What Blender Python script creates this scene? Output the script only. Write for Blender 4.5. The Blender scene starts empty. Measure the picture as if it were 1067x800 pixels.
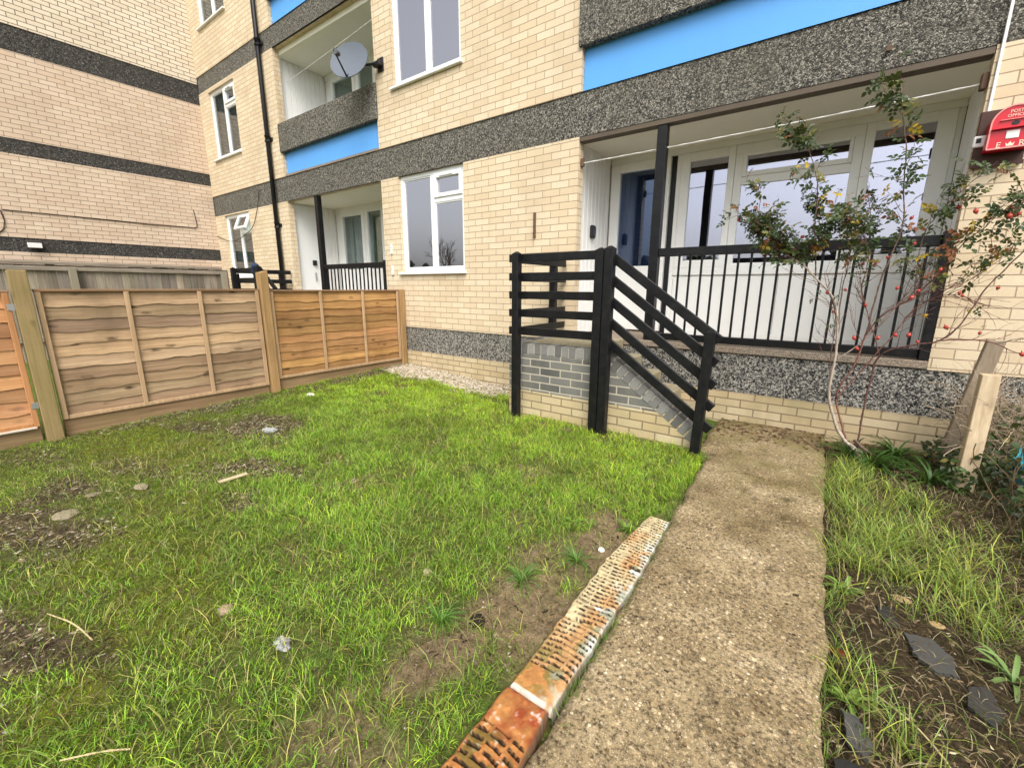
import bpy, math, random
import numpy as np
from mathutils import Vector, Matrix
random.seed(7); rng = np.random.default_rng(11)
scene = bpy.context.scene
COL = scene.collection
YF, YR, YS = 4.443, 5.45, 3.47          # facade plane, balcony rear plane, stair side wall plane
R = math.radians

# ------------------------------------------------------------------ helpers
def tag(o, label=None, cat=None, group=None, kind=None):
    if label: o['label'] = label
    if cat: o['category'] = cat
    if group: o['group'] = group
    if kind: o['kind'] = kind
    return o

def empty(name, label, cat, loc=(0, 0, 0), group=None):
    o = bpy.data.objects.new(name, None); COL.objects.link(o)
    o.location = loc; o.empty_display_size = .1
    return tag(o, label, cat, group)

class MB:
    def __init__(s): s.v = []; s.f = []; s.c = []; s.cur = None
    def add(s, vs, fs):
        n = len(s.v); s.v += [tuple(p) for p in vs]; s.f += [tuple(i + n for i in q) for q in fs]
        s.c += [s.cur or (1, 1, 1)] * len(vs)
    def box(s, x0, x1, y0, y1, z0, z1):
        s.add([(x0,y0,z0),(x1,y0,z0),(x1,y1,z0),(x0,y1,z0),(x0,y0,z1),(x1,y0,z1),(x1,y1,z1),(x0,y1,z1)],
              [(0,3,2,1),(4,5,6,7),(0,1,5,4),(1,2,6,5),(2,3,7,6),(3,0,4,7)])
    def bbox(s, x0, x1, y0, y1, z0, z1, b=.004, jit=0):
        # box with chamfered edges
        cx, cy, cz = (x0+x1)/2, (y0+y1)/2, (z0+z1)/2
        hx, hy, hz = (x1-x0)/2, (y1-y0)/2, (z1-z0)/2
        vs = []
        for sx in (-1,1):
            for sy in (-1,1):
                for sz in (-1,1):
                    j = [random.uniform(-jit, jit) for _ in range(3)]
                    for k in range(3):
                        d = [hx-b, hy-b, hz-b]; d[k] = (hx, hy, hz)[k]
                        vs.append((cx+sx*d[0]+j[0], cy+sy*d[1]+j[1], cz+sz*d[2]+j[2]))
        def I(sx, sy, sz, k): return ((sx>0)*4+(sy>0)*2+(sz>0))*3+k
        fs = []
        for sg in (-1, 1):
            q = [I(sg,-1,-1,0),I(sg,1,-1,0),I(sg,1,1,0),I(sg,-1,1,0)]; fs.append(q if sg>0 else q[::-1])
            q = [I(-1,sg,-1,1),I(-1,sg,1,1),I(1,sg,1,1),I(1,sg,-1,1)]; fs.append(q if sg>0 else q[::-1])
            q = [I(-1,-1,sg,2),I(1,-1,sg,2),I(1,1,sg,2),I(-1,1,sg,2)]; fs.append(q if sg>0 else q[::-1])
        for a in (-1,1):
            for b_ in (-1,1):
                fs.append((I(a,b_,-1,0),I(a,b_,-1,1),I(a,b_,1,1),I(a,b_,1,0)))
                fs.append((I(a,-1,b_,0),I(a,-1,b_,2),I(a,1,b_,2),I(a,1,b_,0)))
                fs.append((I(-1,a,b_,1),I(-1,a,b_,2),I(1,a,b_,2),I(1,a,b_,1)))
        for sx in (-1,1):
            for sy in (-1,1):
                for sz in (-1,1):
                    fs.append((I(sx,sy,sz,0),I(sx,sy,sz,1),I(sx,sy,sz,2)))
        s.add(vs, fs)
    def prism(s, poly, axis, a, b):
        # poly: 2D outline; extruded from a to b along axis (0,1,2)
        def P(p, t):
            return {0:(t,p[0],p[1]), 1:(p[0],t,p[1]), 2:(p[0],p[1],t)}[axis]
        n = len(poly)
        s.add([P(p,a) for p in poly]+[P(p,b) for p in poly],
              [tuple(range(n))[::-1], tuple(range(n,2*n))]+[(i,(i+1)%n,(i+1)%n+n,i+n) for i in range(n)])
    def tube(s, pts, rad, n=6, cap=True):
        pts = [Vector(p) for p in pts]; m = len(pts)
        if not hasattr(rad, '__len__'): rad = [rad]*m
        up = Vector((.31,.2,.93)); vs = []; 
        for i, p in enumerate(pts):
            d = (pts[min(i+1,m-1)]-pts[max(i-1,0)])
            if d.length < 1e-9: d = Vector((0,0,1))
            d.normalize()
            a = d.cross(up)
            if a.length < .05: a = d.cross(Vector((1,0,0)))
            a.normalize(); b = d.cross(a); up = b.cross(d) if b.length else up
            a = d.cross(up).normalized(); b = a.cross(d)
            for k in range(n):
                t = 2*math.pi*k/n
                vs.append(p+(a*math.cos(t)+b*math.sin(t))*rad[i])
        fs = []
        for i in range(m-1):
            for k in range(n):
                fs.append((i*n+k, i*n+(k+1)%n, (i+1)*n+(k+1)%n, (i+1)*n+k))
        if cap: fs += [tuple(range(n))[::-1], tuple(range((m-1)*n, m*n))]
        s.add(vs, fs)
    def cyl(s, c, r, axis, a, b, n=20):
        pts = []
        for t in (a, b):
            p = list(c); p[axis] = t; pts.append(p)
        s.tube(pts, r, n)
    def blob(s, c, r, seed=0, sub=1, sq=(1,1,1)):
        rr = random.Random(seed)
        vs, fs = ICO[sub]
        s.add([(c[0]+v[0]*r*sq[0]*rr.uniform(.8,1.15), c[1]+v[1]*r*sq[1]*rr.uniform(.8,1.15), c[2]+v[2]*r*sq[2]*rr.uniform(.8,1.15)) for v in vs], fs)
    def build(s, name, mat, parent=None, label=None, smooth=False, colors=False):
        me = bpy.data.meshes.new(name); me.from_pydata(s.v, [], s.f); me.validate(); me.update()
        me.materials.append(mat)
        if smooth: me.polygons.foreach_set('use_smooth', [True]*len(me.polygons))
        if colors:
            at = me.color_attributes.new('Col', 'FLOAT_COLOR', 'POINT')
            at.data.foreach_set('color', np.c_[np.array(s.c, dtype=np.float32)[:, :3], np.ones(len(s.v), np.float32)].ravel())
        return link(name, me, parent, label)

def link(name, me, parent=None, label=None):
    o = bpy.data.objects.new(name, me); COL.objects.link(o)
    if parent is not None:
        o.parent = parent
        loc = Vector((0,0,0)); q = parent
        if q.type == 'EMPTY': loc = Vector(q.location)
        o.matrix_parent_inverse = Matrix.Translation(-loc)
    if label: o['label'] = label
    return o

def copy_tree(o, parent=None):
    c = o.copy(); COL.objects.link(c)
    if parent is not None:
        c.parent = parent; c.matrix_parent_inverse = o.matrix_parent_inverse.copy()
    for ch in list(o.children): copy_tree(ch, c)
    return c

def _ico():
    t = (1+5**.5)/2
    v = [Vector(p).normalized() for p in [(-1,t,0),(1,t,0),(-1,-t,0),(1,-t,0),(0,-1,t),(0,1,t),(0,-1,-t),(0,1,-t),(t,0,-1),(t,0,1),(-t,0,-1),(-t,0,1)]]
    f = [(0,11,5),(0,5,1),(0,1,7),(0,7,10),(0,10,11),(1,5,9),(5,11,4),(11,10,2),(10,7,6),(7,1,8),(3,9,4),(3,4,2),(3,2,6),(3,6,8),(3,8,9),(4,9,5),(2,4,11),(6,2,10),(8,6,7),(9,8,1)]
    out = {0:(v, f)}
    for k in (1, 2):
        v, f = out[k-1]; v = list(v); nf = []; cache = {}
        def mid(a, b):
            key = (min(a,b), max(a,b))
            if key not in cache: v.append((v[a]+v[b]).normalized()); cache[key] = len(v)-1
            return cache[key]
        for a, b, c in f:
            x, y, z = mid(a,b), mid(b,c), mid(c,a); nf += [(a,x,z),(b,y,x),(c,z,y),(x,y,z)]
        out[k] = (v, nf)
    return out
ICO = _ico()

def np_mesh(name, V, F4=None, F3=None, mat=None, colors=None, smooth=False):
    me = bpy.data.meshes.new(name)
    n4 = 0 if F4 is None else len(F4); n3 = 0 if F3 is None else len(F3)
    me.vertices.add(len(V)); me.vertices.foreach_set('co', np.asarray(V, np.float32).ravel())
    loops = np.concatenate([a.ravel() for a in (F4, F3) if a is not None and len(a)]).astype(np.int32)
    me.loops.add(len(loops)); me.loops.foreach_set('vertex_index', loops)
    starts = np.concatenate([np.arange(n4)*4, n4*4+np.arange(n3)*3]).astype(np.int32)
    me.polygons.add(n4+n3); me.polygons.foreach_set('loop_start', starts)
    if smooth: me.polygons.foreach_set('use_smooth', np.ones(n4+n3, bool))
    me.update(calc_edges=True); me.validate()
    if colors is not None:
        at = me.color_attributes.new('Col', 'FLOAT_COLOR', 'POINT')
        at.data.foreach_set('color', np.c_[np.asarray(colors, np.float32)[:, :3], np.ones(len(V), np.float32)].ravel())
    if mat: me.materials.append(mat)
    return me

def vnoise(x, y, sc, seed=0):
    # 2D value noise, 0..1
    x = np.asarray(x, float)*sc+seed*17.3; y = np.asarray(y, float)*sc+seed*9.1
    xi = np.floor(x).astype(np.int64); yi = np.floor(y).astype(np.int64); fx = x-xi; fy = y-yi
    fx = fx*fx*(3-2*fx); fy = fy*fy*(3-2*fy)
    def h(a, b):
        n = (a*374761393+b*668265263+seed*974711) & 0x7fffffff
        n = ((n ^ (n >> 13))*1274126177) & 0x7fffffff
        return ((n ^ (n >> 16)) & 0xffff)/65535.
    return (h(xi,yi)*(1-fx)+h(xi+1,yi)*fx)*(1-fy)+(h(xi,yi+1)*(1-fx)+h(xi+1,yi+1)*fx)*fy
def fbm(x, y, sc, seed=0, o=4):
    t = 0; a = 1; w = 0
    for k in range(o): t = t+a*vnoise(x, y, sc*2**k, seed+k*5); w += a; a *= .5
    return t/w

# ------------------------------------------------------------------ materials
class NT:
    def __init__(s, name):
        s.m = bpy.data.materials.new(name); s.m.use_nodes = True; s.t = s.m.node_tree; s.t.nodes.clear()
        s.out = s.n('ShaderNodeOutputMaterial')
    def n(s, typ, **kw):
        nd = s.t.nodes.new(typ)
        for k, v in kw.items():
            if k in nd.inputs: s.set(nd.inputs[k], v)
            else: setattr(nd, k, v)
        return nd
    def set(s, inp, v):
        if isinstance(v, bpy.types.NodeSocket): s.t.links.new(v, inp)
        elif isinstance(v, (tuple, list)) and inp.type == 'RGBA' and len(v) == 3: inp.default_value = (*v, 1)
        else: inp.default_value = v
    def math(s, op, a, b=0., c=None):
        nd = s.n('ShaderNodeMath', operation=op); s.set(nd.inputs[0], a); s.set(nd.inputs[1], b)
        if c is not None: s.set(nd.inputs[2], c)
        return nd.outputs[0]
    def mix(s, f, a, b, mode='MIX'):
        nd = s.n('ShaderNodeMix', data_type='RGBA', blend_type=mode); s.set(nd.inputs[0], f); s.set(nd.inputs[6], a); s.set(nd.inputs[7], b); return nd.outputs[2]
    def ramp(s, f, stops):
        nd = s.n('ShaderNodeValToRGB'); e = nd.color_ramp.elements
        while len(e) < len(stops): e.new(.5)
        for k, (p, c) in enumerate(stops): e[k].position = p; e[k].color = (*c, 1) if len(c) == 3 else c
        s.set(nd.inputs[0], f); return nd.outputs[0]
    def pos(s): return s.n('ShaderNodeNewGeometry').outputs['Position']
    def scale(s, v, sc):
        nd = s.n('ShaderNodeVectorMath', operation='MULTIPLY'); s.set(nd.inputs[0], v); nd.inputs[1].default_value = sc; return nd.outputs[0]
    def noise(s, v, sc, det=4, rough=.55, out=0):
        nd = s.n('ShaderNodeTexNoise', Scale=sc, Detail=det, Roughness=rough); s.set(nd.inputs['Vector'], v); return nd.outputs[out]
    def voro(s, v, sc, feature='F1'):
        nd = s.n('ShaderNodeTexVoronoi', Scale=sc, feature=feature); s.set(nd.inputs['Vector'], v); return nd
    def bump(s, h, strength=.5, dist=.01, normal=None):
        nd = s.n('ShaderNodeBump', Strength=strength, Distance=dist); s.set(nd.inputs['Height'], h)
        if normal is not None: s.set(nd.inputs['Normal'], normal)
        return nd.outputs[0]
    def bsdf(s, col, rough=.8, normal=None, spec=.3, **kw):
        nd = s.n('ShaderNodeBsdfPrincipled'); s.set(nd.inputs['Base Color'], col); s.set(nd.inputs['Roughness'], rough)
        nd.inputs['Specular IOR Level'].default_value = spec
        if normal is not None: s.set(nd.inputs['Normal'], normal)
        for k, v in kw.items(): s.set(nd.inputs[k], v)
        s.t.links.new(nd.outputs[0], s.out.inputs[0]); return nd

def wall_uv(t):
    g = t.n('ShaderNodeNewGeometry'); sp = t.n('ShaderNodeSeparateXYZ'); t.set(sp.inputs[0], g.outputs['Position'])
    sn = t.n('ShaderNodeSeparateXYZ'); t.set(sn.inputs[0], g.outputs['True Normal'])
    f = t.math('GREATER_THAN', t.math('ABSOLUTE', sn.outputs[0]), .5)
    u = t.math('ADD', t.math('MULTIPLY', sp.outputs[1], f), t.math('MULTIPLY', sp.outputs[0], t.math('SUBTRACT', 1., f)))
    cb = t.n('ShaderNodeCombineXYZ'); t.set(cb.inputs[0], u); t.set(cb.inputs[1], sp.outputs[2])
    return cb.outputs[0], g.outputs['Position'], sp

def brick_mat(name, c1, c2, mortar, msize=.0045, bw=.225, rh=.075, stain=(.34,.27,.2), dark=.25, offs=(0,0,0)):
    t = NT(name); uv, P, sp = wall_uv(t)
    off = t.n('ShaderNodeVectorMath', operation='ADD'); t.set(off.inputs[0], uv); off.inputs[1].default_value = offs
    # slightly wavy courses
    wob = t.n('ShaderNodeVectorMath', operation='MULTIPLY_ADD'); t.set(wob.inputs[0], t.noise(P, 7., 2, .5, 1)); wob.inputs[1].default_value = (.006,.006,0); t.set(wob.inputs[2], off.outputs[0])
    b = t.n('ShaderNodeTexBrick', offset=.5, Scale=1.0); t.set(b.inputs['Vector'], wob.outputs[0])
    b.inputs['Color1'].default_value = (0,0,0,1); b.inputs['Color2'].default_value = (1,1,1,1); b.inputs['Mortar'].default_value = (.5,.5,.5,1)
    b.inputs['Mortar Size'].default_value = msize; b.inputs['Mortar Smooth'].default_value = .35
    b.inputs['Brick Width'].default_value = bw; b.inputs['Row Height'].default_value = rh
    per = t.mix(b.outputs['Color'], c1, c2)
    grain = t.noise(P, 90., 5, .7)
    col = t.mix(t.math('MULTIPLY', grain, .55), per, tuple(x*.62 for x in c1))
    blot = t.ramp(t.noise(P, 1.1, 5, .6), [(.42, (0,0,0)), (.75, (1,1,1))])
    col = t.mix(t.math('MULTIPLY', blot, dark), col, stain)
    streak = t.ramp(t.noise(t.scale(P, (4., 4., .5)), 1.4, 4, .6), [(.5, (0,0,0)), (.78, (1,1,1))])
    col = t.mix(t.math('MULTIPLY', streak, dark*.8), col, stain)
    col = t.mix(b.outputs['Fac'], col, mortar)
    h = t.math('ADD', t.math('MULTIPLY', b.outputs['Fac'], -1.), t.math('MULTIPLY', t.noise(P, 160., 4, .7), .35))
    t.bsdf(col, .88, t.bump(h, .7, .006), .25); return t.m

def aggregate_mat(name, stops, sc=95., dirt=.35, bump=.8, tint=(.09,.085,.06)):
    t = NT(name); P = t.pos()
    w = t.n('ShaderNodeVectorMath', operation='MULTIPLY_ADD'); t.set(w.inputs[0], t.noise(P, 30., 2, .5, 1)); w.inputs[1].default_value = (.02,.02,.02); t.set(w.inputs[2], P)
    v = t.voro(w.outputs[0], sc); v2 = t.voro(w.outputs[0], sc*.47)
    sp = t.n('ShaderNodeSeparateXYZ'); t.set(sp.inputs[0], v.outputs['Color'])
    sp2 = t.n('ShaderNodeSeparateXYZ'); t.set(sp2.inputs[0], v2.outputs['Color'])
    f = t.math('ADD', t.math('MULTIPLY', sp.outputs[0], .65), t.math('MULTIPLY', sp2.outputs[1], .35))
    col = t.ramp(f, stops)
    edge = t.ramp(v.outputs['Distance'], [(.35, (1,1,1)), (.75, (.45,.45,.45))])
    col = t.mix(1., col, edge, 'MULTIPLY')
    d = t.ramp(t.noise(t.scale(P, (1, 1, .6)), 1.7, 6, .65), [(.42, (0,0,0)), (.7, (1,1,1))])
    col = t.mix(t.math('MULTIPLY', d, dirt), col, tint)
    li = t.ramp(t.noise(P, 5., 5, .7), [(.66, (0,0,0)), (.72, (1,1,1))])
    col = t.mix(t.math('MULTIPLY', li, .35), col, (.3,.3,.22))
    t.bsdf(col, .9, t.bump(v.outputs['Distance'], bump, -.006), .25); return t.m

def paint_mat(name, c, rough=.35, dirt=.15, dcol=(.25,.22,.16), bump=.0, spec=.5, dsc=3., streak=True):
    t = NT(name); P = t.pos()
    n = t.ramp(t.noise(t.scale(P, (1, 1, .25)) if streak else P, dsc, 6, .65), [(.45, (0,0,0)), (.8, (1,1,1))])
    col = t.mix(t.math('MULTIPLY', n, dirt), c, dcol)
    fine = t.noise(P, 60., 4, .6)
    t.bsdf(col, t.math('ADD', t.math('MULTIPLY', fine, .25), rough-.1), t.bump(t.noise(P, 40., 4, .6), bump, .004) if bump else None, spec); return t.m

def wood_mat(name, c_light, c_dark, axis=1, knot=(.05,.028,.012), green=0., rough=.75, gsc=1., wet=0., attr=True, knots=.5):
    t = NT(name); P = t.pos()
    s_long = [34., 34., 34.]; s_long[axis] = 1.3
    g = t.noise(t.scale(P, tuple(x*gsc for x in s_long)), 1., 6, .65)
    s2 = [110.]*3; s2[axis] = 3.
    g2 = t.noise(t.scale(P, tuple(s2)), 1., 3, .6)
    f = t.math('ADD', t.math('MULTIPLY', g, .7), t.math('MULTIPLY', g2, .3))
    col = t.ramp(f, [(.3, c_dark), (.5, tuple((a+b)/2 for a, b in zip(c_light, c_dark))), (.68, c_light)])
    ks = [9.]*3; ks[axis] = 4.
    v = t.voro(t.scale(P, tuple(ks)), 1.)
    dn = t.math('ADD', v.outputs['Distance'], t.math('MULTIPLY', t.noise(P, 25., 3, .6), .22))
    k = t.ramp(dn, [(.17, (1,1,1)), (.33, (0,0,0))])
    col = t.mix(t.math('MULTIPLY', k, knots), col, knot)
    w = t.ramp(t.noise(P, 2.2, 5, .6), [(.42, (0,0,0)), (.75, (1,1,1))])
    col = t.mix(t.math('MULTIPLY', w, .35+wet), col, tuple(x*.45 for x in c_dark))
    if green:
        gn = t.ramp(t.noise(P, 4., 5, .6), [(.35, (0,0,0)), (.65, (1,1,1))])
        col = t.mix(t.math('MULTIPLY', gn, green), col, (.13,.15,.03))
    if attr:
        a = t.n('ShaderNodeAttribute', attribute_name='Col'); col = t.mix(1., col, a.outputs['Color'], 'MULTIPLY')
    t.bsdf(col, rough, t.bump(f, .5, .004), .25); return t.m

def leaf_mat(name, rough=.5, trans=.35, spec=.35):
    t = NT(name); a = t.n('ShaderNodeAttribute', attribute_name='Col')
    n = t.noise(t.pos(), 40., 3, .6)
    col = t.mix(t.math('MULTIPLY', n, .5), a.outputs['Color'], (.01,.015,.004))
    p = t.bsdf(col, rough, None, spec)
    tr = t.n('ShaderNodeBsdfTranslucent'); t.set(tr.inputs[0], t.mix(.3, a.outputs['Color'], (.3,.4,.03)))
    mx = t.n('ShaderNodeMixShader'); mx.inputs[0].default_value = trans
    t.t.links.new(p.outputs[0], mx.inputs[1]); t.t.links.new(tr.outputs[0], mx.inputs[2]); t.t.links.new(mx.outputs[0], t.out.inputs[0])
    return t.m

def attr_mat(name, rough=.85, bsc=60., bstr=.5, mul=.5, spec=.25):
    t = NT(name); a = t.n('ShaderNodeAttribute', attribute_name='Col'); P = t.pos()
    n = t.noise(P, bsc, 5, .65)
    col = t.mix(t.math('MULTIPLY', n, mul), a.outputs['Color'], t.mix(1., a.outputs['Color'], (.3,.28,.25), 'MULTIPLY'))
    t.bsdf(col, rough, t.bump(n, bstr, .006), spec); return t.m

def glass_mat(name, refl, tint=(.86,.87,.97), clear=(.85,.88,.9)):
    t = NT(name); P = t.pos()
    g = t.n('ShaderNodeBsdfGlossy'); t.set(g.inputs['Color'], tint); g.inputs['Roughness'].default_value = .015
    t.set(g.inputs['Normal'], t.bump(t.noise(P, 1.6, 1, .4), .035, .05))
    tr = t.n('ShaderNodeBsdfTransparent'); t.set(tr.inputs['Color'], clear)
    lw = t.n('ShaderNodeFresnel', IOR=1.5)
    mx = t.n('ShaderNodeMixShader'); t.set(mx.inputs[0], t.math('ADD', t.math('MULTIPLY', lw.outputs[0], .8), refl))
    t.t.links.new(tr.outputs[0], mx.inputs[1]); t.t.links.new(g.outputs[0], mx.inputs[2]); t.t.links.new(mx.outputs[0], t.out.inputs[0])
    return t.m

def plain(name, c, rough=.6, spec=.4, metal=0.): 
    t = NT(name); n = t.noise(t.pos(), 25., 4, .6)
    t.bsdf(t.mix(t.math('MULTIPLY', n, .35), c, tuple(x*.6 for x in c)), rough, None, spec, Metallic=metal); return t.m

M = {}
M['brick'] = brick_mat('buff_brick', (.69,.55,.365), (.80,.685,.495), (.37,.275,.185), .0045, dark=.34, stain=(.42,.32,.215))
M['brick_wing'] = brick_mat('buff_brick_wing', (.66,.505,.37), (.76,.62,.48), (.27,.21,.155), .0055, dark=.3, stain=(.38,.28,.2), offs=(.05,.03,0))
M['brick_wing_upper'] = brick_mat('pale_brick_wing', (.76,.65,.49), (.84,.75,.60), (.17,.13,.095), .0065, dark=.15, stain=(.4,.3,.2), offs=(.05,.03,0))
M['brick_base'] = brick_mat('base_brick', (.58,.45,.27), (.72,.60,.41), (.26,.20,.12), .0065, dark=.5, stain=(.24,.22,.1))
M['stair_brick'] = brick_mat('stair_yellow_brick', (.56,.43,.24), (.72,.60,.40), (.25,.195,.12), .007, dark=.5, stain=(.30,.27,.14), offs=(.03,.0,0))
M['blue_brick'] = brick_mat('blue_grey_brick', (.05,.055,.056), (.25,.245,.225), (.46,.415,.33), .0075, dark=.55, stain=(.27,.255,.21), offs=(.05,.025,0))
M['agg'] = aggregate_mat('exposed_aggregate_band', [(.2, (.028,.028,.026)), (.42, (.10,.094,.08)), (.62, (.21,.195,.165)), (.85, (.46,.43,.355))], 125.)
M['agg_wing'] = aggregate_mat('exposed_aggregate_wing', [(.2, (.02,.02,.02)), (.5, (.06,.057,.052)), (.75, (.14,.13,.115)), (.9, (.3,.28,.25))], 105., .5, tint=(.05,.048,.042))
M['agg_plinth'] = aggregate_mat('exposed_aggregate_plinth', [(.20, (.025,.025,.026)), (.36, (.08,.08,.078)), (.52, (.27,.26,.235)), (.85, (.60,.565,.49))], 105., .3, 1.)
M['blue'] = paint_mat('blue_panel_paint', (.10,.36,.80), .45, .3, (.10,.26,.52), .05)
M['upvc'] = paint_mat('white_upvc', (.80,.81,.80), .3, .12, (.5,.48,.4), 0)
M['upvc_cream'] = paint_mat('white_upvc_rear', (.88,.885,.86), .35, .12, (.5,.47,.36), 0)
M['clad'] = paint_mat('white_cladding', (.88,.88,.86), .5, .22, (.42,.40,.33), .15)
M['soffit'] = paint_mat('soffit_paint', (.90,.875,.76), .8, .22, (.6,.55,.4), .15, .2, 1.5, False)
M['brown'] = paint_mat('brown_timber_strip', (.10,.075,.05), .7, .5, (.04,.03,.02), .3)
M['black'] = paint_mat('black_gloss_paint', (.005,.005,.006), .42, .45, (.03,.028,.025), .6, .3, 14., False)
M['black_plastic'] = plain('black_plastic', (.012,.012,.014), .45)
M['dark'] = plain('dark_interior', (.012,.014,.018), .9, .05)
M['glass'] = glass_mat('window_glass', .40, (.97,.95,1.), (.95,.95,.97))
M['glass_rear'] = glass_mat('balcony_window_glass', .44, (.80,.80,.93), (.5,.55,.6))
M['glass_green'] = glass_mat('green_curtain_glass', .10, (.8,.83,.88), (.97,1.,.98))
M['glass_door'] = glass_mat('door_glass', .07, (.5,.6,.8), (.8,.85,.95))
M['concrete'] = aggregate_mat('slab_concrete', [(.2, (.25,.2,.15)), (.6, (.38,.31,.24)), (.9, (.5,.43,.34))], 160., .5, .4, (.22,.15,.1))
M['paving'] = aggregate_mat('step_concrete', [(.2, (.34,.29,.18)), (.6, (.46,.40,.27)), (.9, (.56,.50,.36))], 140., .5, .5, (.2,.19,.08))
def curtain_mat(name, c, tr=.3):
    t = NT(name); n = t.noise(t.scale(t.pos(), (30,30,1.)), 1., 3, .6)
    d = t.bsdf(t.mix(t.math('MULTIPLY', n, .35), c, tuple(x*.7 for x in c)), .9, None, .1); return t.m
M['net'] = curtain_mat('net_curtain', (.78,.77,.84))
M['green_curtain'] = curtain_mat('green_curtain', (.66,.90,.70))
M['navy_blind'] = curtain_mat('navy_blind', (.05,.078,.125))
M['grey_blind'] = curtain_mat('grey_blind', (.80,.84,.80))
M['red'] = paint_mat('red_enamel', (.55,.006,.022), .3, .1, (.3,.01,.01), .05)
M['white'] = plain('white_paint', (.82,.81,.78), .5)
M['lettering'] = plain('pale_lettering', (.80,.66,.5), .5)
M['backboard'] = wood_mat('brown_backboard_wood', (.10,.055,.045), (.045,.026,.022), 0, attr=False, knots=.1)
M['steel'] = plain('galvanised_steel', (.45,.46,.46), .4, .5, .7)
M['dish'] = plain('grey_dish', (.135,.155,.185), .6, .2)
M['cable'] = plain('brown_cable', (.06,.035,.025), .6)
M['rust'] = plain('rusty_iron', (.13,.075,.045), .8)
M['fence_grey'] = wood_mat('weathered_overlap_board', (.60,.43,.27), (.26,.165,.09), 1, knots=.9, wet=.25)
M['fence_tan'] = wood_mat('tan_overlap_board', (.60,.345,.145), (.29,.145,.055), 1, knots=.8, wet=.25)
M['fence_orange'] = wood_mat('orange_overlap_board', (.64,.36,.175), (.40,.195,.08), 1, knots=.5, wet=.1)
M['batten'] = wood_mat('fence_batten_wood', (.56,.395,.24), (.34,.215,.115), 2, attr=False, knots=.2)
M['batten_orange'] = wood_mat('orange_batten_wood', (.54,.27,.12), (.36,.165,.065), 2, attr=False, knots=.2)
M['gravelboard'] = wood_mat('gravel_board_wood', (.40,.26,.15), (.17,.105,.055), 1, attr=False, knots=.2, green=.2)
M['cap'] = wood_mat('fence_cap_wood', (.36,.22,.12), (.16,.09,.05), 1, attr=False, knots=.2)
M['post_green'] = wood_mat('green_treated_post', (.42,.30,.145), (.22,.155,.07), 2, attr=False, green=.24, knots=.5)
M['post_tan'] = wood_mat('tan_post', (.47,.29,.135), (.25,.145,.06), 2, attr=False, green=.12, knots=.45)
M['old_wood'] = wood_mat('old_grey_wood', (.36,.32,.27), (.17,.145,.115), 2, attr=True, knots=.25)
M['old_rail'] = wood_mat('old_grey_rail', (.36,.31,.25), (.15,.125,.095), 1, attr=False, knots=.2)
M['pale_post'] = wood_mat('pale_post_wood', (.66,.54,.37), (.40,.29,.17), 2, attr=False, knots=.35)
M['grey_post'] = wood_mat('grey_post_wood', (.42,.34,.25), (.24,.18,.12), 2, attr=False, knots=.35)
M['grass'] = leaf_mat('grass_blade', .5, .35, .3)
M['leaf'] = leaf_mat('rose_leaf', .45, .22, .4)
M['bark'] = wood_mat('rose_bark', (.42,.37,.32), (.20,.16,.13), 2, attr=True, knots=0., gsc=1.5)
M['hip'] = plain('rose_hip_red', (.42,.05,.03), .4, .5)
M['attr'] = attr_mat('stone_and_litter')
M['slate'] = attr_mat('roof_slate', .55, 90., .35, .4, .4)
M['bag'] = plain('turquoise_plastic', (.10,.50,.58), .35, .5)
M['clear_plastic'] = plain('crumpled_plastic', (.36,.37,.37), .35, .5)

# ------------------------------------------------------------------ ground
BL = []  # bare / special blobs: x, y, rx, ry, angle, strength
def blob_field(x, y, lst):
    out = np.zeros_like(x)
    for cx, cy, rx, ry, an, st in lst:
        c, s = math.cos(an), math.sin(an); dx, dy = x-cx, y-cy
        u, v = (dx*c+dy*s)/rx, (-dx*s+dy*c)/ry
        out = np.maximum(out, st*np.clip(1.6-1.25*np.sqrt(u*u+v*v), 0, 1))
    return out
BARE = [(-.80,1.85,.15,.42,.25,1.),(-.86,1.25,.20,.34,.1,1.),(-.95,1.62,.2,.22,0,.7),(-.98,.85,.16,.25,.2,.75),(-.62,2.45,.05,.2,0,.5),
        (-1.5,2.35,.16,.10,.4,.55),(-1.25,1.75,.12,.1,0,.5),(-2.35,1.45,.15,.08,.5,.5),(-1.9,.85,.12,.09,0,.45),(-1.6,3.36,1.0,.05,0,.5),(-.95,.5,.2,.12,0,.6)]
DEBRIS = [(-4.10,1.72,.55,.30,.1,1.),(-3.15,1.25,.5,.2,.4,.75),(-3.3,.12,.55,.22,.35,1.),(-2.25,-.02,.42,.13,.3,1.),(-3.9,.75,.55,.13,.1,.6),
          (-5.15,1.6,.25,1.0,0,.6),(-5.1,3.4,.3,.8,0,.75),(-3.75,.35,.3,.2,.2,.9),(-2.75,1.0,.2,.1,.3,.6),(-4.55,1.35,.4,.12,.1,.7),(-4.7,.35,.5,.14,.2,.5),(-2.6,2.3,.3,.12,.3,.45),(-4.3,3.1,.2,.12,0,.5),(-1.75,-.22,.3,.12,0,.8)]
MOSS = [(-2.55,.42,.55,.22,.3,1.),(-4.1,.95,.75,.4,.2,1.),(-2.1,.12,.3,.16,.2,.9),(-4.8,1.0,.6,.5,0,.8),(-1.75,.02,.22,.14,0,.8),(-2.9,.75,.4,.2,.2,.6),(-1.95,.42,.35,.16,.2,.75),(-1.5,.12,.25,.12,.1,.6)]
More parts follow.
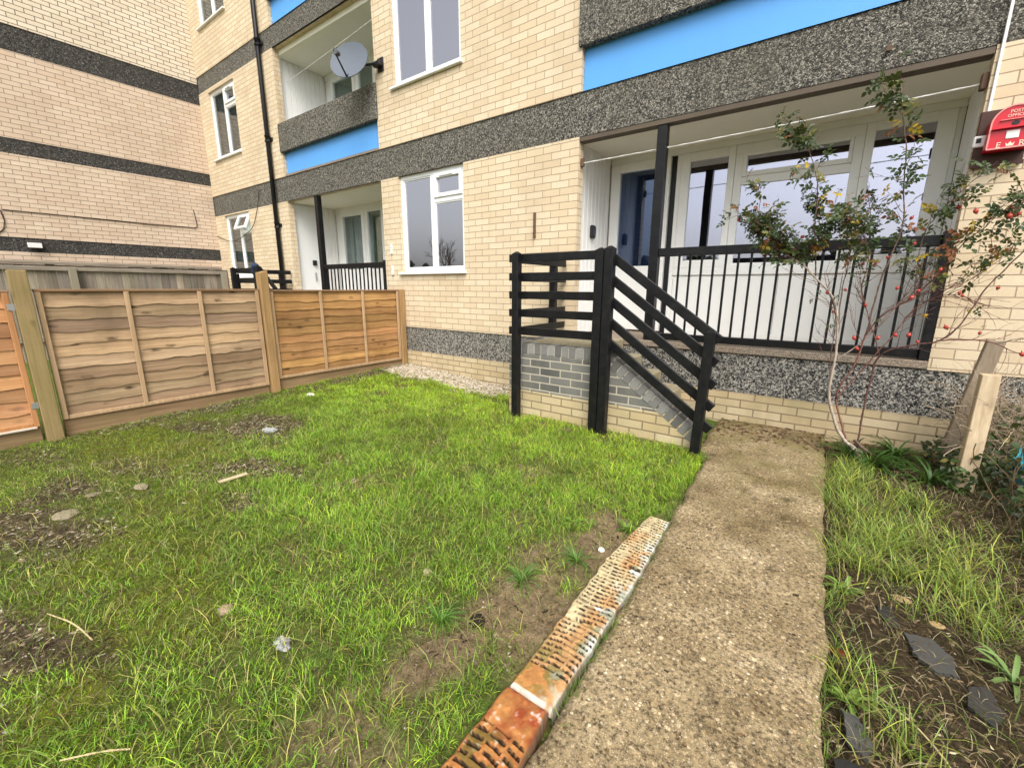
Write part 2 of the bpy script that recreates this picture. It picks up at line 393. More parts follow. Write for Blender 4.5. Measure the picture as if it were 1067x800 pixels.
def gz(x, y):
    x = np.asarray(x, float); y = np.asarray(y, float)
    t = np.clip((-x-3.6)/1.6, 0, 1)
    z = t*np.clip(-.04+.035*(y-.5), -.08, .1)
    near = np.clip(1-(np.abs(x+2)-6)/3, 0, 1)*np.clip(1-(np.abs(y-2)-5)/3, 0, 1)
    z = z+near*((fbm(x, y, 1.6, 3)-.5)*.05+(fbm(x, y, 14., 9, 3)-.5)*.022)
    z = z-near*.012
    inpath = np.clip(1-np.maximum(np.abs(x+.2)-.37, 0)/.06, 0, 1)*(y < 4.5)*(y > -2)
    return z*(1-inpath)-.03*inpath
def fields(x, y):
    wx = x+(fbm(x, y, 5., 21, 3)-.5)*.28; wy = y+(fbm(x, y, 5., 31, 3)-.5)*.28
    bare = blob_field(wx, wy, BARE); deb = blob_field(wx, wy, DEBRIS); moss = blob_field(wx, wy, MOSS)
    grav = np.clip((wy-3.82)/.10, 0, 1)*(x < -2.5)
    right = (x > .1)
    return bare, deb, moss, grav, right
def axis_coords(a, b, step, far):
    core = list(np.arange(a, b+1e-6, step)); lo = []; hi = []; d = step; p = a
    while p > -far: d *= 1.35; p -= d; lo.append(p)
    d = step; p = b
    while p < far: d *= 1.35; p += d; hi.append(p)
    return np.array(lo[::-1]+core+hi)
gx = axis_coords(-6.0, 1.9, .022, 320.); gy = axis_coords(-.6, 4.7, .022, 320.)
X, Y = np.meshgrid(gx, gy); Z = gz(X, Y)
nx, ny = len(gx), len(gy)
idx = np.arange(nx*ny).reshape(ny, nx)
F4 = np.stack([idx[:-1,:-1], idx[:-1,1:], idx[1:,1:], idx[1:,:-1]], -1).reshape(-1, 4)
bare, deb, moss, grav, right = fields(X, Y)
soil_n = fbm(X, Y, 9., 41, 4); soil_n2 = fbm(X, Y, 40., 51, 3)
soil = np.stack([.13+.14*soil_n+.10*soil_n2, .095+.105*soil_n+.075*soil_n2, .05+.06*soil_n+.05*soil_n2], -1)
turf = np.stack([.085+.07*soil_n, .125+.08*soil_n2, .022+.018*soil_n], -1)
mossc = np.stack([.12+.09*soil_n, .16+.08*soil_n2, .012+.012*soil_n], -1)
debc = np.stack([.075+.13*soil_n2**2, .055+.105*soil_n2**2, .032+.07*soil_n2**2], -1)
rightc = np.stack([.035+.05*soil_n2, .026+.036*soil_n2, .014+.018*soil_n2], -1)
c = turf.copy()
def lerp(a, b, t): return a*(1-t[..., None])+b*t[..., None]
c = lerp(c, mossc, np.clip(moss*.8+(soil_n-.45)*.8*(X < -2), 0, 1)); c = lerp(c, soil*1.15, np.clip(bare*1.4, 0, 1)); c = lerp(c, debc, np.clip(deb*1.2, 0, 1))
c = lerp(c, np.broadcast_to(np.array([.30,.25,.17]), c.shape), grav*.9)
c = lerp(c, rightc, right*1.)
def earth_mat():
    t = NT('earth'); a = t.n('ShaderNodeAttribute', attribute_name='Col'); P = t.pos()
    n1 = t.noise(P, 28., 6, .7); n2 = t.noise(P, 130., 5, .75); v = t.voro(P, 75.); sp = t.n('ShaderNodeSeparateXYZ'); t.set(sp.inputs[0], v.outputs['Color'])
    k = t.ramp(t.math('ADD', t.math('MULTIPLY', n1, .5), t.math('MULTIPLY', n2, .5)), [(.33, (.22,.2,.18)), (.5, (.85,.85,.85)), (.68, (1.75,1.7,1.6))])
    col = t.mix(1., a.outputs['Color'], k, 'MULTIPLY')
    cr = t.math('MULTIPLY', t.math('LESS_THAN', v.outputs['Distance'], .38), t.math('GREATER_THAN', sp.outputs[0], .86))
    col = t.mix(t.math('MULTIPLY', cr, .7), col, t.mix(sp.outputs[1], (.06,.04,.02), (.42,.34,.23)))
    h = t.math('ADD', t.math('MULTIPLY', n1, 1.), t.math('ADD', t.math('MULTIPLY', n2, .55), t.math('MULTIPLY', cr, .3)))
    t.bsdf(col, .95, t.bump(h, 1., .02), .15); return t.m
ground = link('ground', np_mesh('ground', np.stack([X, Y, Z], -1).reshape(-1, 3), F4, None, earth_mat(), c.reshape(-1, 3), True))
tag(ground, kind='structure')

# path ------------------------------------------------------------
def path_mat():
    t = NT('path_aggregate'); P = t.pos()
    v = t.voro(P, 85.); v2 = t.voro(P, 190.)
    sp = t.n('ShaderNodeSeparateXYZ'); t.set(sp.inputs[0], v.outputs['Color'])
    sp2 = t.n('ShaderNodeSeparateXYZ'); t.set(sp2.inputs[0], v2.outputs['Color'])
    base = t.ramp(t.noise(P, 3.2, 6, .65), [(.28, (.20,.147,.08)), (.5, (.385,.30,.175)), (.75, (.54,.44,.285))])
    base = t.mix(t.math('MULTIPLY', t.noise(P, 45., 5, .7), .75), base, (.11,.077,.036))
    stone = t.ramp(sp.outputs[0], [(.0, (.14,.085,.04)), (.3, (.36,.24,.12)), (.65, (.60,.47,.29)), (1., (.78,.70,.53))])
    m = t.math('MULTIPLY', t.math('LESS_THAN', v.outputs['Distance'], .42), t.math('GREATER_THAN', sp.outputs[1], .70))
    cl = t.ramp(t.noise(P, 2.3, 4, .6), [(.35, (.15,.15,.15)), (.6, (1,1,1))])
    m = t.math('MULTIPLY', m, cl)
    col = t.mix(t.math('MULTIPLY', m, .95), base, stone)
    m2 = t.math('MULTIPLY', t.math('LESS_THAN', v2.outputs['Distance'], .4), t.math('GREATER_THAN', sp2.outputs[1], .72))
    col = t.mix(t.math('MULTIPLY', m2, .8), col, (.50,.42,.29))
    dk = t.ramp(t.noise(P, 11., 6, .7), [(.57, (0,0,0)), (.70, (1,1,1))])
    col = t.mix(t.math('MULTIPLY', dk, .8), col, (.045,.034,.016))
    v3 = t.voro(P, 42.); sp3 = t.n('ShaderNodeSeparateXYZ'); t.set(sp3.inputs[0], v3.outputs['Color'])
    big = t.math('MULTIPLY', t.math('LESS_THAN', v3.outputs['Distance'], t.math('MULTIPLY', sp3.outputs[2], .42)), t.math('GREATER_THAN', sp3.outputs[1], .70))
    col = t.mix(t.math('MULTIPLY', big, .8), col, t.mix(sp3.outputs[0], (.16,.10,.045), (.60,.50,.33)))
    pit = t.ramp(t.noise(P, 75., 5, .8), [(.38, (.22,.19,.15)), (.50, (1,1,1)), (.66, (1.6,1.55,1.4))]); col = t.mix(1., col, pit, 'MULTIPLY')
    damp = t.ramp(t.noise(P, 1.5, 5, .65), [(.45, (1,1,1)), (.62, (.55,.52,.45))]); col = t.mix(1., col, damp, 'MULTIPLY')
    gp = t.n('ShaderNodeSeparateXYZ'); t.set(gp.inputs[0], P)
    far = t.math('MULTIPLY', t.ramp(t.math('DIVIDE', gp.outputs[1], 5.), [(.4, (0,0,0)), (.8, (1,1,1))]), t.ramp(t.noise(P, 4., 5, .6), [(.4, (0,0,0)), (.6, (1,1,1))]))
    col = t.mix(t.math('MULTIPLY', far, .55), col, (.15,.13,.035))
    h = t.math('ADD', t.math('MULTIPLY', m, .6), t.math('ADD', t.math('MULTIPLY', t.noise(P, 120., 4, .7), .6), t.math('MULTIPLY', m2, .4)))
    t.bsdf(col, .85, t.bump(h, .9, .006), .3); return t.m
ys = np.concatenate([np.arange(-1.2, 4.44, .03), [4.44]])
def path_edges(y):
    L = np.interp(y, [-1.2,.75,1.42,2.3,3.3,3.46,4.44], [-.50,-.49,-.51,-.555,-.60,-.70,-.715])
    Rr = np.interp(y, [-1.2,1.2,1.9,3.8,4.44], [.16,.15,.14,.115,.10])
    return L+(fbm(y, y*0, 9., 61, 4)-.5)*.035, Rr+(fbm(y, y*0+5, 9., 62, 4)-.5)*.04
L, Rr = path_edges(ys); K = 26
us = np.linspace(0, 1, K)
PX = L[:, None]*(1-us)+Rr[:, None]*us; PY = np.repeat(ys[:, None], K, 1)
PZ = .022+(fbm(PX, PY, 3., 71, 3)-.5)*.012-.012*(np.abs(us-.5)*2)**12
PX = np.concatenate([PX[:, :1], PX, PX[:, -1:]], 1); PY = np.concatenate([PY[:, :1], PY, PY[:, -1:]], 1); PZ = np.concatenate([PZ[:, :1]*0-.06, PZ, PZ[:, :1]*0-.06], 1)
nn = PX.shape; idx = np.arange(nn[0]*nn[1]).reshape(nn)
F4 = np.stack([idx[:-1,:-1], idx[:-1,1:], idx[1:,1:], idx[1:,:-1]], -1).reshape(-1, 4)
tag(link('path', np_mesh('path', np.stack([PX, PY, PZ], -1).reshape(-1, 3), F4, None, path_mat(), None, True)), kind='structure')

# ------------------------------------------------------------------ grass
def blades(x, y, z, length, width, lean, az, col, curl=1.0, seg3=False):
    n = len(x); d = np.stack([np.cos(az), np.sin(az), np.zeros(n)], -1)
    fa = az+np.pi/2+rng.uniform(-.9, .9, n); s = np.stack([np.cos(fa), np.sin(fa), np.zeros(n)], -1)*(width/2)[:, None]
    b = np.stack([x, y, z-.006], -1); up = np.array([0, 0, 1.])
    def pt(t):
        h = length*t*np.sqrt(np.clip(1-(lean*t*.8)**2, .02, 1)); o = length*lean*t**1.7*curl
        return b+d*o[:, None]+up*h[:, None]
    p1, p2, p3 = pt(.4), pt(.75), pt(1.)
    V = np.stack([b-s, b+s, p1-s*.9, p1+s*.9, p2-s*.6, p2+s*.6, p3], 1).reshape(-1, 3)
    o = np.arange(n)[:, None]*7
    q = np.concatenate([o+np.array([0,1,3,2]), o+np.array([2,3,5,4])], 0); tr = o+np.array([4,5,6])
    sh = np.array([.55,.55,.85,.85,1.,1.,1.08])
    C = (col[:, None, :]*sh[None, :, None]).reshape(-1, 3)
    return V, q, tr, C
def scatter(n, x0, x1, y0, y1): return rng.uniform(x0, x1, n), rng.uniform(y0, y1, n)
def join(parts):
    V, Q, T, C = [], [], [], []; n = 0
    for v, q, t, c in parts: V.append(v); Q.append(q+n); T.append(t+n); C.append(c); n += len(v)
    return np.concatenate(V), np.concatenate(Q), np.concatenate(T), np.concatenate(C)
def green(n, base, var=.25, straw=.05, yel=.2):
    c = np.array(base)[None]*(1+rng.normal(0, var, (n, 1)).clip(-.5, .7))
    y = rng.random(n) < yel; c[y] = c[y]*np.array([1.9, 1.35, 1.3])
    s = rng.random(n) < straw; c[s] = np.array([.42,.34,.15])*(rng.uniform(.6, 1.2, (s.sum(), 1)))
    return c
def in_stair(x, y): return (x > -2.56) & (x < -.68) & (y > 3.45)
parts = []
# lush turf in tussocks
N = 360000
x, y = scatter(N, -5.3, -.50, -.25, 4.0)
bare, deb, moss, grav, _ = fields(x, y)
lush = np.clip(.36+.64*np.clip((x+3.5+(y-.6)*1.05)/1.3, 0, 1), 0, 1)
lush = np.where(y < .3, np.maximum(lush, np.clip((x+1.75)/.3, 0, 1)), lush)
tus = fbm(x, y, 6.5, 81, 3)
dens = lush*np.clip((tus-.20)*3.2, .12, 1)*(1-.97*np.clip(bare*1.35, 0, 1))*(1-.95*np.clip(deb*1.3, 0, 1))*(1-.95*grav)*(1-.65*moss)
Lp, _r = path_edges(y)
edge = np.interp(y, [.5, 2.2, 2.4, 4.], [-.70, -.70, -.56, -.62])
keep = (rng.random(N) < dens) & (x < np.minimum(edge, Lp+.02)+rng.normal(0, .012, N)) & ~in_stair(x, y)
x, y = x[keep], y[keep]; n = len(x); lu = lush[keep]; tu = tus[keep]
far = np.clip(np.hypot(x, y)/5, .3, 1)
ln = np.where(y < 1.1, .85, 1.)*(.024+.028*lu*rng.random(n)+.042*np.clip(tu-.45, 0, .4)*lu)*rng.uniform(.55, 1.3, n)
lg = rng.random(n) < .05; ln[lg] *= 1.7
col = green(n, (.265,.49,.05), .38, .07, .28); dull = np.clip(1-lu, 0, 1)[:, None]
col = col*(1-dull*.5)+np.array([.28,.36,.06])*dull*.5
tone = (.45+1.1*fbm(x, y, 3.2, 91, 4))[:, None]; yy = np.clip((y-2.0)/1.5, 0, 1)[:, None]
col = col*tone*(1+yy*np.array([[.38,.22,.0]]))
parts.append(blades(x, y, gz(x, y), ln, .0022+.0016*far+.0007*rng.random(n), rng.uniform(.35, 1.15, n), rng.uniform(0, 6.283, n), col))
# fallen pale blades lying over the lawn
N = 16000; x, y = scatter(N, -4.2, -.75, -.2, 3.6); bare, deb, moss, grav, _ = fields(x, y)
k = (rng.random(N) < .75*(1-bare*.7)*(1-grav)*(1-.7*deb)) & (x < np.interp(y, [.5,2.2,2.4,4.], [-.72,-.72,-.6,-.66])) & ~in_stair(x, y); x, y = x[k], y[k]; n = len(x)
parts.append(blades(x, y, gz(x, y)+.008, rng.uniform(.04, .10, n), rng.uniform(.0018, .0032, n), rng.uniform(.9, 1.15, n), rng.uniform(0, 6.283, n), green(n, (.40,.52,.15), .2, .25, .4)))
# thatch: short dead strands lying flat between the blades
N = 90000; x, y = scatter(N, -5.2, -.65, -.25, 3.9); bare, deb, moss, grav, _ = fields(x, y)
k = (rng.random(N) < (.75-.45*np.clip(bare, 0, 1))*(1-grav)) & (x < np.interp(y, [.5,2.2,2.4,4.], [-.70,-.70,-.58,-.64])) & ~in_stair(x, y); x, y = x[k], y[k]; n = len(x)
u = rng.random(n)[:, None]; col = np.where(u < .35, np.array([[.10,.065,.03]]), np.where(u < .7, np.array([[.30,.23,.11]]), np.array([[.20,.24,.05]])))*rng.uniform(.5, 1.4, (n, 1))
parts.append(blades(x, y, gz(x, y)+.004, rng.uniform(.015, .055, n), rng.uniform(.0016, .0032, n), rng.uniform(1.1, 1.24, n), rng.uniform(0, 6.283, n), col))
V, Q, T, C = join(parts)
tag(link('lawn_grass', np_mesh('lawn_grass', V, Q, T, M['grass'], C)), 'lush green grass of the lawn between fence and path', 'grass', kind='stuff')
# moss: short dense tufts on the left
N = 260000; x, y = scatter(N, -5.3, -1.2, -.3, 3.2)
bare, deb, moss, grav, _ = fields(x, y); nz = fbm(x, y, 8., 101, 4)
d = np.clip(moss*1.1+np.clip((nz-.42)*2.2, 0, .55)*(x < -1.9), 0, 1)*(1-.9*np.clip(deb*1.1, 0, 1))*(1-bare)*(1-grav)
k = rng.random(N) < d*.8; x, y, nz = x[k], y[k], nz[k]; n = len(x)
col = np.array([.29,.36,.028])[None]*(1+rng.normal(0, .22, (n, 1)).clip(-.5, .6)); col[:, 0] *= 1+.5*(fbm(x, y, 2.5, 111, 3)-.5)
col *= (.65+.95*fbm(x, y, 4., 113, 3))[:, None]
V, Q, T, C = join([blades(x, y, gz(x, y), rng.uniform(.008, .022, n), rng.uniform(.002, .0038, n), rng.uniform(.3, 1., n), rng.uniform(0, 6.283, n), col)])
tag(link('lawn_moss', np_mesh('lawn_moss', V, Q, T, M['grass'], C)), 'yellow green moss covering the thin left side of the lawn', 'moss', kind='stuff')
# right bed grass : long messy pale blades in clumps
parts = []
N = 26000; x, y = scatter(N, .10, 1.1, 1.2, 4.3)
wx = x+(fbm(x, y, 5., 121, 3)-.5)*.25; wy = y+(fbm(x, y, 5., 123, 3)-.5)*.25
g = blob_field(wx, wy, [(.24,3.35,.15,.55,0,1.),(.30,2.55,.17,.38,0,.95),(.50,2.55,.22,.45,.1,.95),(.50,3.2,.2,.3,0,.8),(.2,2.15,.08,.15,0,.8),(.22,1.62,.06,.08,0,.5),(.34,1.42,.07,.06,0,.7),(.62,2.2,.15,.15,0,.7),(.19,1.5,.05,.1,0,.6),(.7,2.9,.15,.3,0,.5)])
k = (rng.random(N) < g*np.clip((fbm(x, y, 9., 125, 3)-.3)*3.5, 0, 1)) & (x > path_edges(y)[1]-.02); x, y = x[k], y[k]; n = len(x)
parts.append(blades(x, y, gz(x, y), rng.uniform(.05, .15, n), rng.uniform(.0025, .0048, n), rng.uniform(.5, 1.1, n), rng.uniform(0, 6.283, n), green(n, (.30,.45,.085), .32, .12, .3)))
N = 1500; x, y = scatter(N, .12, 1.3, 1.2, 4.3); n = N
parts.append(blades(x, y, gz(x, y)+.004, rng.uniform(.05, .13, n), rng.uniform(.0022, .004, n), rng.uniform(.7, 1.12, n), rng.uniform(0, 6.283, n), green(n, (.16,.25,.05), .3, .3, .3)))
# fringes along the path and edging
N = 4200; y = rng.uniform(.55, 3.4, N); x = np.where(rng.random(N) < .6, path_edges(y)[0]+rng.normal(-.004, .012, N), path_edges(y)[1]+rng.normal(.02, .02, N))
k = fbm(x*0+y, x*3, 5., 131, 3) > .47; x, y = x[k], y[k]; n = len(x)
parts.append(blades(x, y, gz(x, y)+.025, rng.uniform(.02, .06, n), rng.uniform(.002, .0035, n), rng.uniform(.4, 1.05, n), rng.uniform(0, 6.283, n), green(n, (.17,.30,.05), .25, .1, .25)))
V, Q, T, C = join(parts)
tag(link('bed_grass', np_mesh('bed_grass', V, Q, T, M['grass'], C)), 'long pale messy grass in the planting bed right of the path', 'grass', kind='stuff')

# ------------------------------------------------------------------ loose litter and gravel (stuff)
def chips(x, y, z, size, col, flat=.35, elong=1.):
    n = len(x); base = np.array([[-1,-.6,0],[.9,-.8,0],[1.1,.5,0],[-.7,.9,0],[0,0,1.]])
    a = rng.uniform(0, 6.283, n); ca, sa = np.cos(a), np.sin(a)
    P = base[None]*rng.uniform(.6, 1.3, (n, 5, 3)); P[:, :, 0] *= elong if np.isscalar(elong) else elong[:, None]; P[:, :, 2] *= flat
    P *= size[:, None, None]
    V = np.stack([P[:,:,0]*ca[:,None]-P[:,:,1]*sa[:,None]+x[:,None], P[:,:,0]*sa[:,None]+P[:,:,1]*ca[:,None]+y[:,None], P[:,:,2]+z[:,None]], -1).reshape(-1, 3)
    o = np.arange(n)[:, None]*5
    T = np.concatenate([o+np.array(t) for t in ([0,1,4],[1,2,4],[2,3,4],[3,0,4])], 0)
    return V, np.zeros((0, 4), int), T, np.repeat(col, 5, 0)
parts = []
N = 60000; x, y = scatter(N, -5.3, -.7, -.3, 4.0); bare, deb, moss, grav, _ = fields(x, y)
k = rng.random(N) < np.clip(deb*.8+bare*.25+.06*(x < -2.5), 0, 1)*(1-grav*.5)*(.25+1.1*(fbm(x, y, 7., 141, 3) > .45)); k &= ~in_stair(x, y); x, y = x[k], y[k]; n = len(x)
u = rng.random(n)[:, None]; col = np.where(u < .45, np.array([[.055,.038,.021]]), np.where(u < .74, np.array([[.30,.235,.15]]), np.array([[.60,.54,.42]])))*rng.uniform(.5, 1.3, (n, 1))
parts.append(chips(x, y, gz(x, y)+.001, rng.uniform(.003, .011, n)*np.where(u[:, 0] > .74, .8, 1.2)*np.where(x > -1.3, .5, np.where(y < .4, .75, 1.)), col, .45, rng.uniform(.8, 2.6, n)))
N = 24000; x, y = scatter(N, .12, 1.35, 1.0, 4.35); 
k = rng.random(N) < .35+.65*(fbm(x, y, 5., 151, 3) > .5); x, y = x[k], y[k]; n = len(x)
u = rng.random(n)[:, None]; col = np.where(u < .70, np.array([[.055,.038,.02]]), np.where(u < .92, np.array([[.20,.14,.075]]), np.array([[.58,.50,.33]])))*rng.uniform(.4, 1.4, (n, 1))
parts.append(chips(x, y, gz(x, y)-.001, rng.uniform(.002, .008, n)*np.where(u[:, 0] > .92, .7, 1.1), col, .6, rng.uniform(.8, 3.2, n)))
N = 5000; x, y = scatter(N, .12, 1.3, 1.0, 4.3); n = N
parts.append(blades(x, y, gz(x, y)+.004, rng.uniform(.02, .09, n), rng.uniform(.0016, .003, n), rng.uniform(1.1, 1.24, n), rng.uniform(0, 6.283, n), np.where(rng.random((n, 1)) < .6, np.array([[.20,.14,.07]]), np.array([[.50,.42,.24]]))*rng.uniform(.5, 1.2, (n, 1))))
# leaf mould and crumbs at the wall foot and on the path
N = 2600; x = rng.uniform(-.7, .95, N); y = rng.normal(4.22, .16, N).clip(3.3, 4.43); n = N
u = rng.random(n)[:, None]; col = np.where(u < .6, np.array([[.10,.05,.025]]), np.array([[.24,.15,.07]]))*rng.uniform(.4, 1.3, (n, 1))
k = rng.random(n) < np.clip(.25+(x+.1)*.8, .22, 1); 
parts.append(chips(x[k], y[k], np.where(x[k] < .1, .024, gz(x[k], y[k])), rng.uniform(.004, .015, k.sum()), col[k], .5, rng.uniform(.8, 2., k.sum())))
N = 900; x = rng.uniform(-.5, .14, N); y = rng.uniform(.7, 3.9, N); k_ = fbm(x, y, 7., 163, 3) > .66; x, y = x[k_], y[k_]; N = len(x)
parts.append(chips(x, y, np.full(N, .023), rng.uniform(.002, .006, N), np.array([[.03,.022,.012]])*rng.uniform(.5, 1.6, (N, 1)), .8, rng.uniform(.8, 1.8, N)))
V, Q, T, C = join(parts)
tag(link('ground_litter', np_mesh('ground_litter', V, Q, T, M['attr'], C)), 'crumbs of bark, earth and dead leaf scattered over bare soil', 'litter', kind='stuff')
# gravel strip
N = 4200; x = rng.uniform(-5.15, -2.50, N); y = rng.uniform(3.72, 4.42, N); _, _, _, grav, _ = fields(x, y)
k = (rng.random(N) < grav) ; x, y = x[k], y[k]; n = len(x)
iv, if_ = ICO[0]; iv = np.array(iv); if_ = np.array(if_)
r = rng.uniform(.007, .019, n); P = iv[None]*rng.uniform(.7, 1.2, (n, 12, 3))*r[:, None, None]; P[:, :, 2] *= .7
V = (P+np.stack([x, y, gz(x, y)+.004], -1)[:, None]).reshape(-1, 3); T = (if_[None]+np.arange(n)[:, None, None]*12).reshape(-1, 3)
u = rng.random(n)[:, None]; col = np.where(u < .7, np.array([[.62,.54,.40]]), np.where(u < .9, np.array([[.45,.36,.25]]), np.array([[.72,.68,.6]])))*rng.uniform(.65, 1.1, (n, 1))
tag(link('gravel', np_mesh('gravel', V, None, T, M['attr'], np.repeat(col, 12, 0))), 'strip of pale beige gravel at the foot of the brick wall', 'gravel', kind='stuff')

# ------------------------------------------------------------------ apartment building
BX0, BX1, BZ1 = -11.67, 5.0, 10.4
bld = empty('apartment_building', 'buff brick apartment block with dark aggregate bands, recessed balconies and blue panels', 'building', (-3, YF, 0))

def wall_grid(mb, u0, u1, z0, z1, openings, place, depth_dir):
    us = sorted({u0, u1, *[o[i] for o in openings for i in (0, 1) if u0 < o[i] < u1]})
    zs = sorted({z0, z1, *[o[i] for o in openings for i in (2, 3) if z0 < o[i] < z1]})
    for a, b in zip(us, us[1:]):
        for c_, d in zip(zs, zs[1:]):
            m, k = (a+b)/2, (c_+d)/2
            if any(o[0] < m < o[1] and o[2] < k < o[3] for o in openings): continue
            mb.add([place(a,c_,0), place(b,c_,0), place(b,d,0), place(a,d,0)], [(0,1,2,3)])
    for o in openings:
        a, b, c_, d, dp = o
        a = max(a, u0); b = min(b, u1)
        q = [(a,c_),(b,c_),(b,d),(a,d)]
        for i in range(4):
            (p0, r0), (p1, r1) = q[i], q[(i+1)%4]
            if abs(p0-p1) < 1e-6 and (abs(p0-u0) < 1e-6 or abs(p0-u1) < 1e-6): continue
            mb.add([place(p0,r0,0), place(p0,r0,dp), place(p1,r1,dp), place(p1,r1,0)], [(0,1,2,3)])

BAYA, BAYB = (-2.37, .655), (-8.42, -5.67)
FL = 2.44
bands = [(2.80, 3.22), (5.29, 5.61), (7.73, 8.05)]
WIN = [(-5.28, -4.02, 1.465, 2.80), (-5.28, -4.02, 3.94, 5.29), (-11.2, -10.0, 1.465, 2.78), (-11.2, -10.0, 3.92, 5.22), (-11.2, -10.0, 6.39, 7.66), (-5.28, -4.02, 6.39, 7.73)]
ops = [(BX0, BX1, a, b, .03) for a, b in bands]+[(BX0, BX1, .29, .655, .03)]
ops += [(w[0], w[1], w[2], w[3], .11) for w in WIN]
for b in (BAYA, BAYB):
    ops += [(b[0], b[1], .655, 2.80, .115), (b[0], b[1], 3.22, 5.29, .115), (b[0], b[1], 5.61, 7.73, .115)]
mb = MB(); wall_grid(mb, BX0, BX1, .29, BZ1, ops, lambda u, z, d: (u, YF+d, z), 1)
mb.box(BX0, BX1, YF+2.6, YF+7, .02, BZ1-.01)
mb.build('brick_wall', M['brick'], bld)
mb = MB(); mb.box(BX0, BX1, YF+.004, YF+.3, -.2, .288); mb.build('base_brick_wall', M['brick_base'], bld)
for k, (a, b) in enumerate(bands):
    mb = MB(); mb.box(BX0, BX1, YF+.013, YF+.112, a+.002, b-.002); mb.build('concrete_band', M['agg'], bld)
mb = MB(); mb.box(BX0, BX1, YF+.012, YF+.112, .292, .653); mb.build('plinth', M['agg_plinth'], bld)
mb = MB(); mb.box(BX0-.02, BX1+.05, YF-.05, YF+7.2, BZ1, BZ1+.3); mb.build('roof', M['agg'], bld)

def window(x0, x1, z0, z1, y, style, glass, curtain, parent=bld, opened=False, sill=True):
    fr = MB(); b = .055; w = x1-x0; y0, y1 = y, y+.06
    xm = x0+w*.515
    fr.bbox(x0, x0+b, y0, y1, z0, z1); fr.bbox(x1-b, x1, y0, y1, z0, z1)
    fr.bbox(x0+b, x1-b, y0+.001, y1, z1-b, z1); fr.bbox(x0+b, x1-b, y0+.001, y1, z0, z0+b)
    fr.bbox(xm-.035, xm+.035, y0+.002, y1, z0+b, z1-b)
    panes = []
    def sash(a, c, e, f, sb=.045, off=-.016, inset=True):
        if inset:
            fr.bbox(a, a+sb, y0+off, y1-.01, e, f); fr.bbox(c-sb, c, y0+off, y1-.01, e, f)
            fr.bbox(a+sb, c-sb, y0+off+.001, y1-.01, f-sb, f); fr.bbox(a+sb, c-sb, y0+off+.001, y1-.01, e, e+sb)
            panes.append((a+sb-.005, c-sb+.005, e+sb-.005, f-sb+.005))
        else: panes.append((a, c, e, f))
    zt = z1-b-(z1-z0-2*b)*.27
    sash(x0+b+.003, xm-.036, z0+b+.002, z1-b-.002, .016, .01)
    fr.bbox(xm+.035, x1-b, y0+.003, y1, zt-.03, zt+.03)
    if not opened: sash(xm+.036, x1-b-.002, zt+.031, z1-b-.002, .05)
    sash(xm+.036, x1-b-.002, z0+b+.002, zt-.031, .016, .01)
    wo = fr.build('window', M['upvc'], parent)
    for a, c, e, f in panes:
        p = MB(); p.box(a, c, y0+.026, y0+.032, e, f); p.build('pane', M[glass], wo)
    if opened:
        # small top light pushed out at the bottom
        s = MB(); a, c, hgt = xm+.03, x1-b+.006, z1-b-zt-.02; sb = .05
        s.bbox(a, a+sb, -.02, .03, -hgt, 0); s.bbox(c-sb, c, -.02, .03, -hgt, 0); s.bbox(a+sb, c-sb, -.019, .03, -sb, 0); s.bbox(a+sb, c-sb, -.019, .03, -hgt, -hgt+sb)
        g = MB(); g.box(a+sb-.005, c-sb+.005, .0, .006, -hgt+sb-.005, -sb+.005)
        rot = Matrix.Translation((0, y0-.012, z1-b-.005)) @ Matrix.Rotation(-R(24), 4, 'X')
        for mm in (s, g): mm.v = [tuple(rot @ Vector(v)) for v in mm.v]
        so = s.build('top_light', M['upvc'], wo); g.build('top_light_pane', M[glass], wo)
    t = MB(); t.bbox(xm+.16, x1-b-.16, y0-.03, y0-.015, z1-b-.04, z1-b-.018, .003)
    if not opened: t.build('trickle_vent', M['upvc'], wo)
    if sill:
        s = MB(); s.bbox(x0-.05, x1+.03, YF-.045, y1, z0-.035, z0-.003, .006); s.build('sill', M['upvc'], wo)
    # curtain with folds
    nx_ = 70; V = []; F = []
    for i in range(nx_+1):
        xx = x0+w*i/nx_; yy = y1+.07+.032*math.sin(i*1.15+math.sin(i*.37)*1.5)
        V += [(xx, yy, z0), (xx, yy, z1)]
    for i in range(nx_): F.append((2*i, 2*i+2, 2*i+3, 2*i+1))
    cu = MB(); cu.add(V, F); cu.build('curtain', M[curtain], wo, smooth=True)
    rm = MB(); rm.add([(x0-.2,y1+.5,z0-.2),(x1+.2,y1+.5,z0-.2),(x1+.2,y1+.5,z1+.2),(x0-.2,y1+.5,z1+.2)], [(0,1,2,3)])  # near-black sheet behind the curtain stands in for the unlit room
    rm.build('dark_room_backing', M['dark'], wo)
    return wo
YW = YF+.04
for i, w in enumerate(WIN):
    left = w[0] < -9
    window(*w, YW, 0, 'glass' if not left else 'glass_green', 'net' if not left else 'grey_blind', opened=(i == 2))

def boards(mb, along, u0, u1, z0, z1, face, thick, pitch=.098, gap=.006):
    # vertical cladding boards on a side wall (plane x = face, along y) or rear wall
    u = u0
    while u < u1-.01:
        e = min(u+pitch-gap, u1)
        if along == 'y': mb.bbox(min(face, face+thick), max(face, face+thick), u, e, z0, z1, .003)
        u += pitch

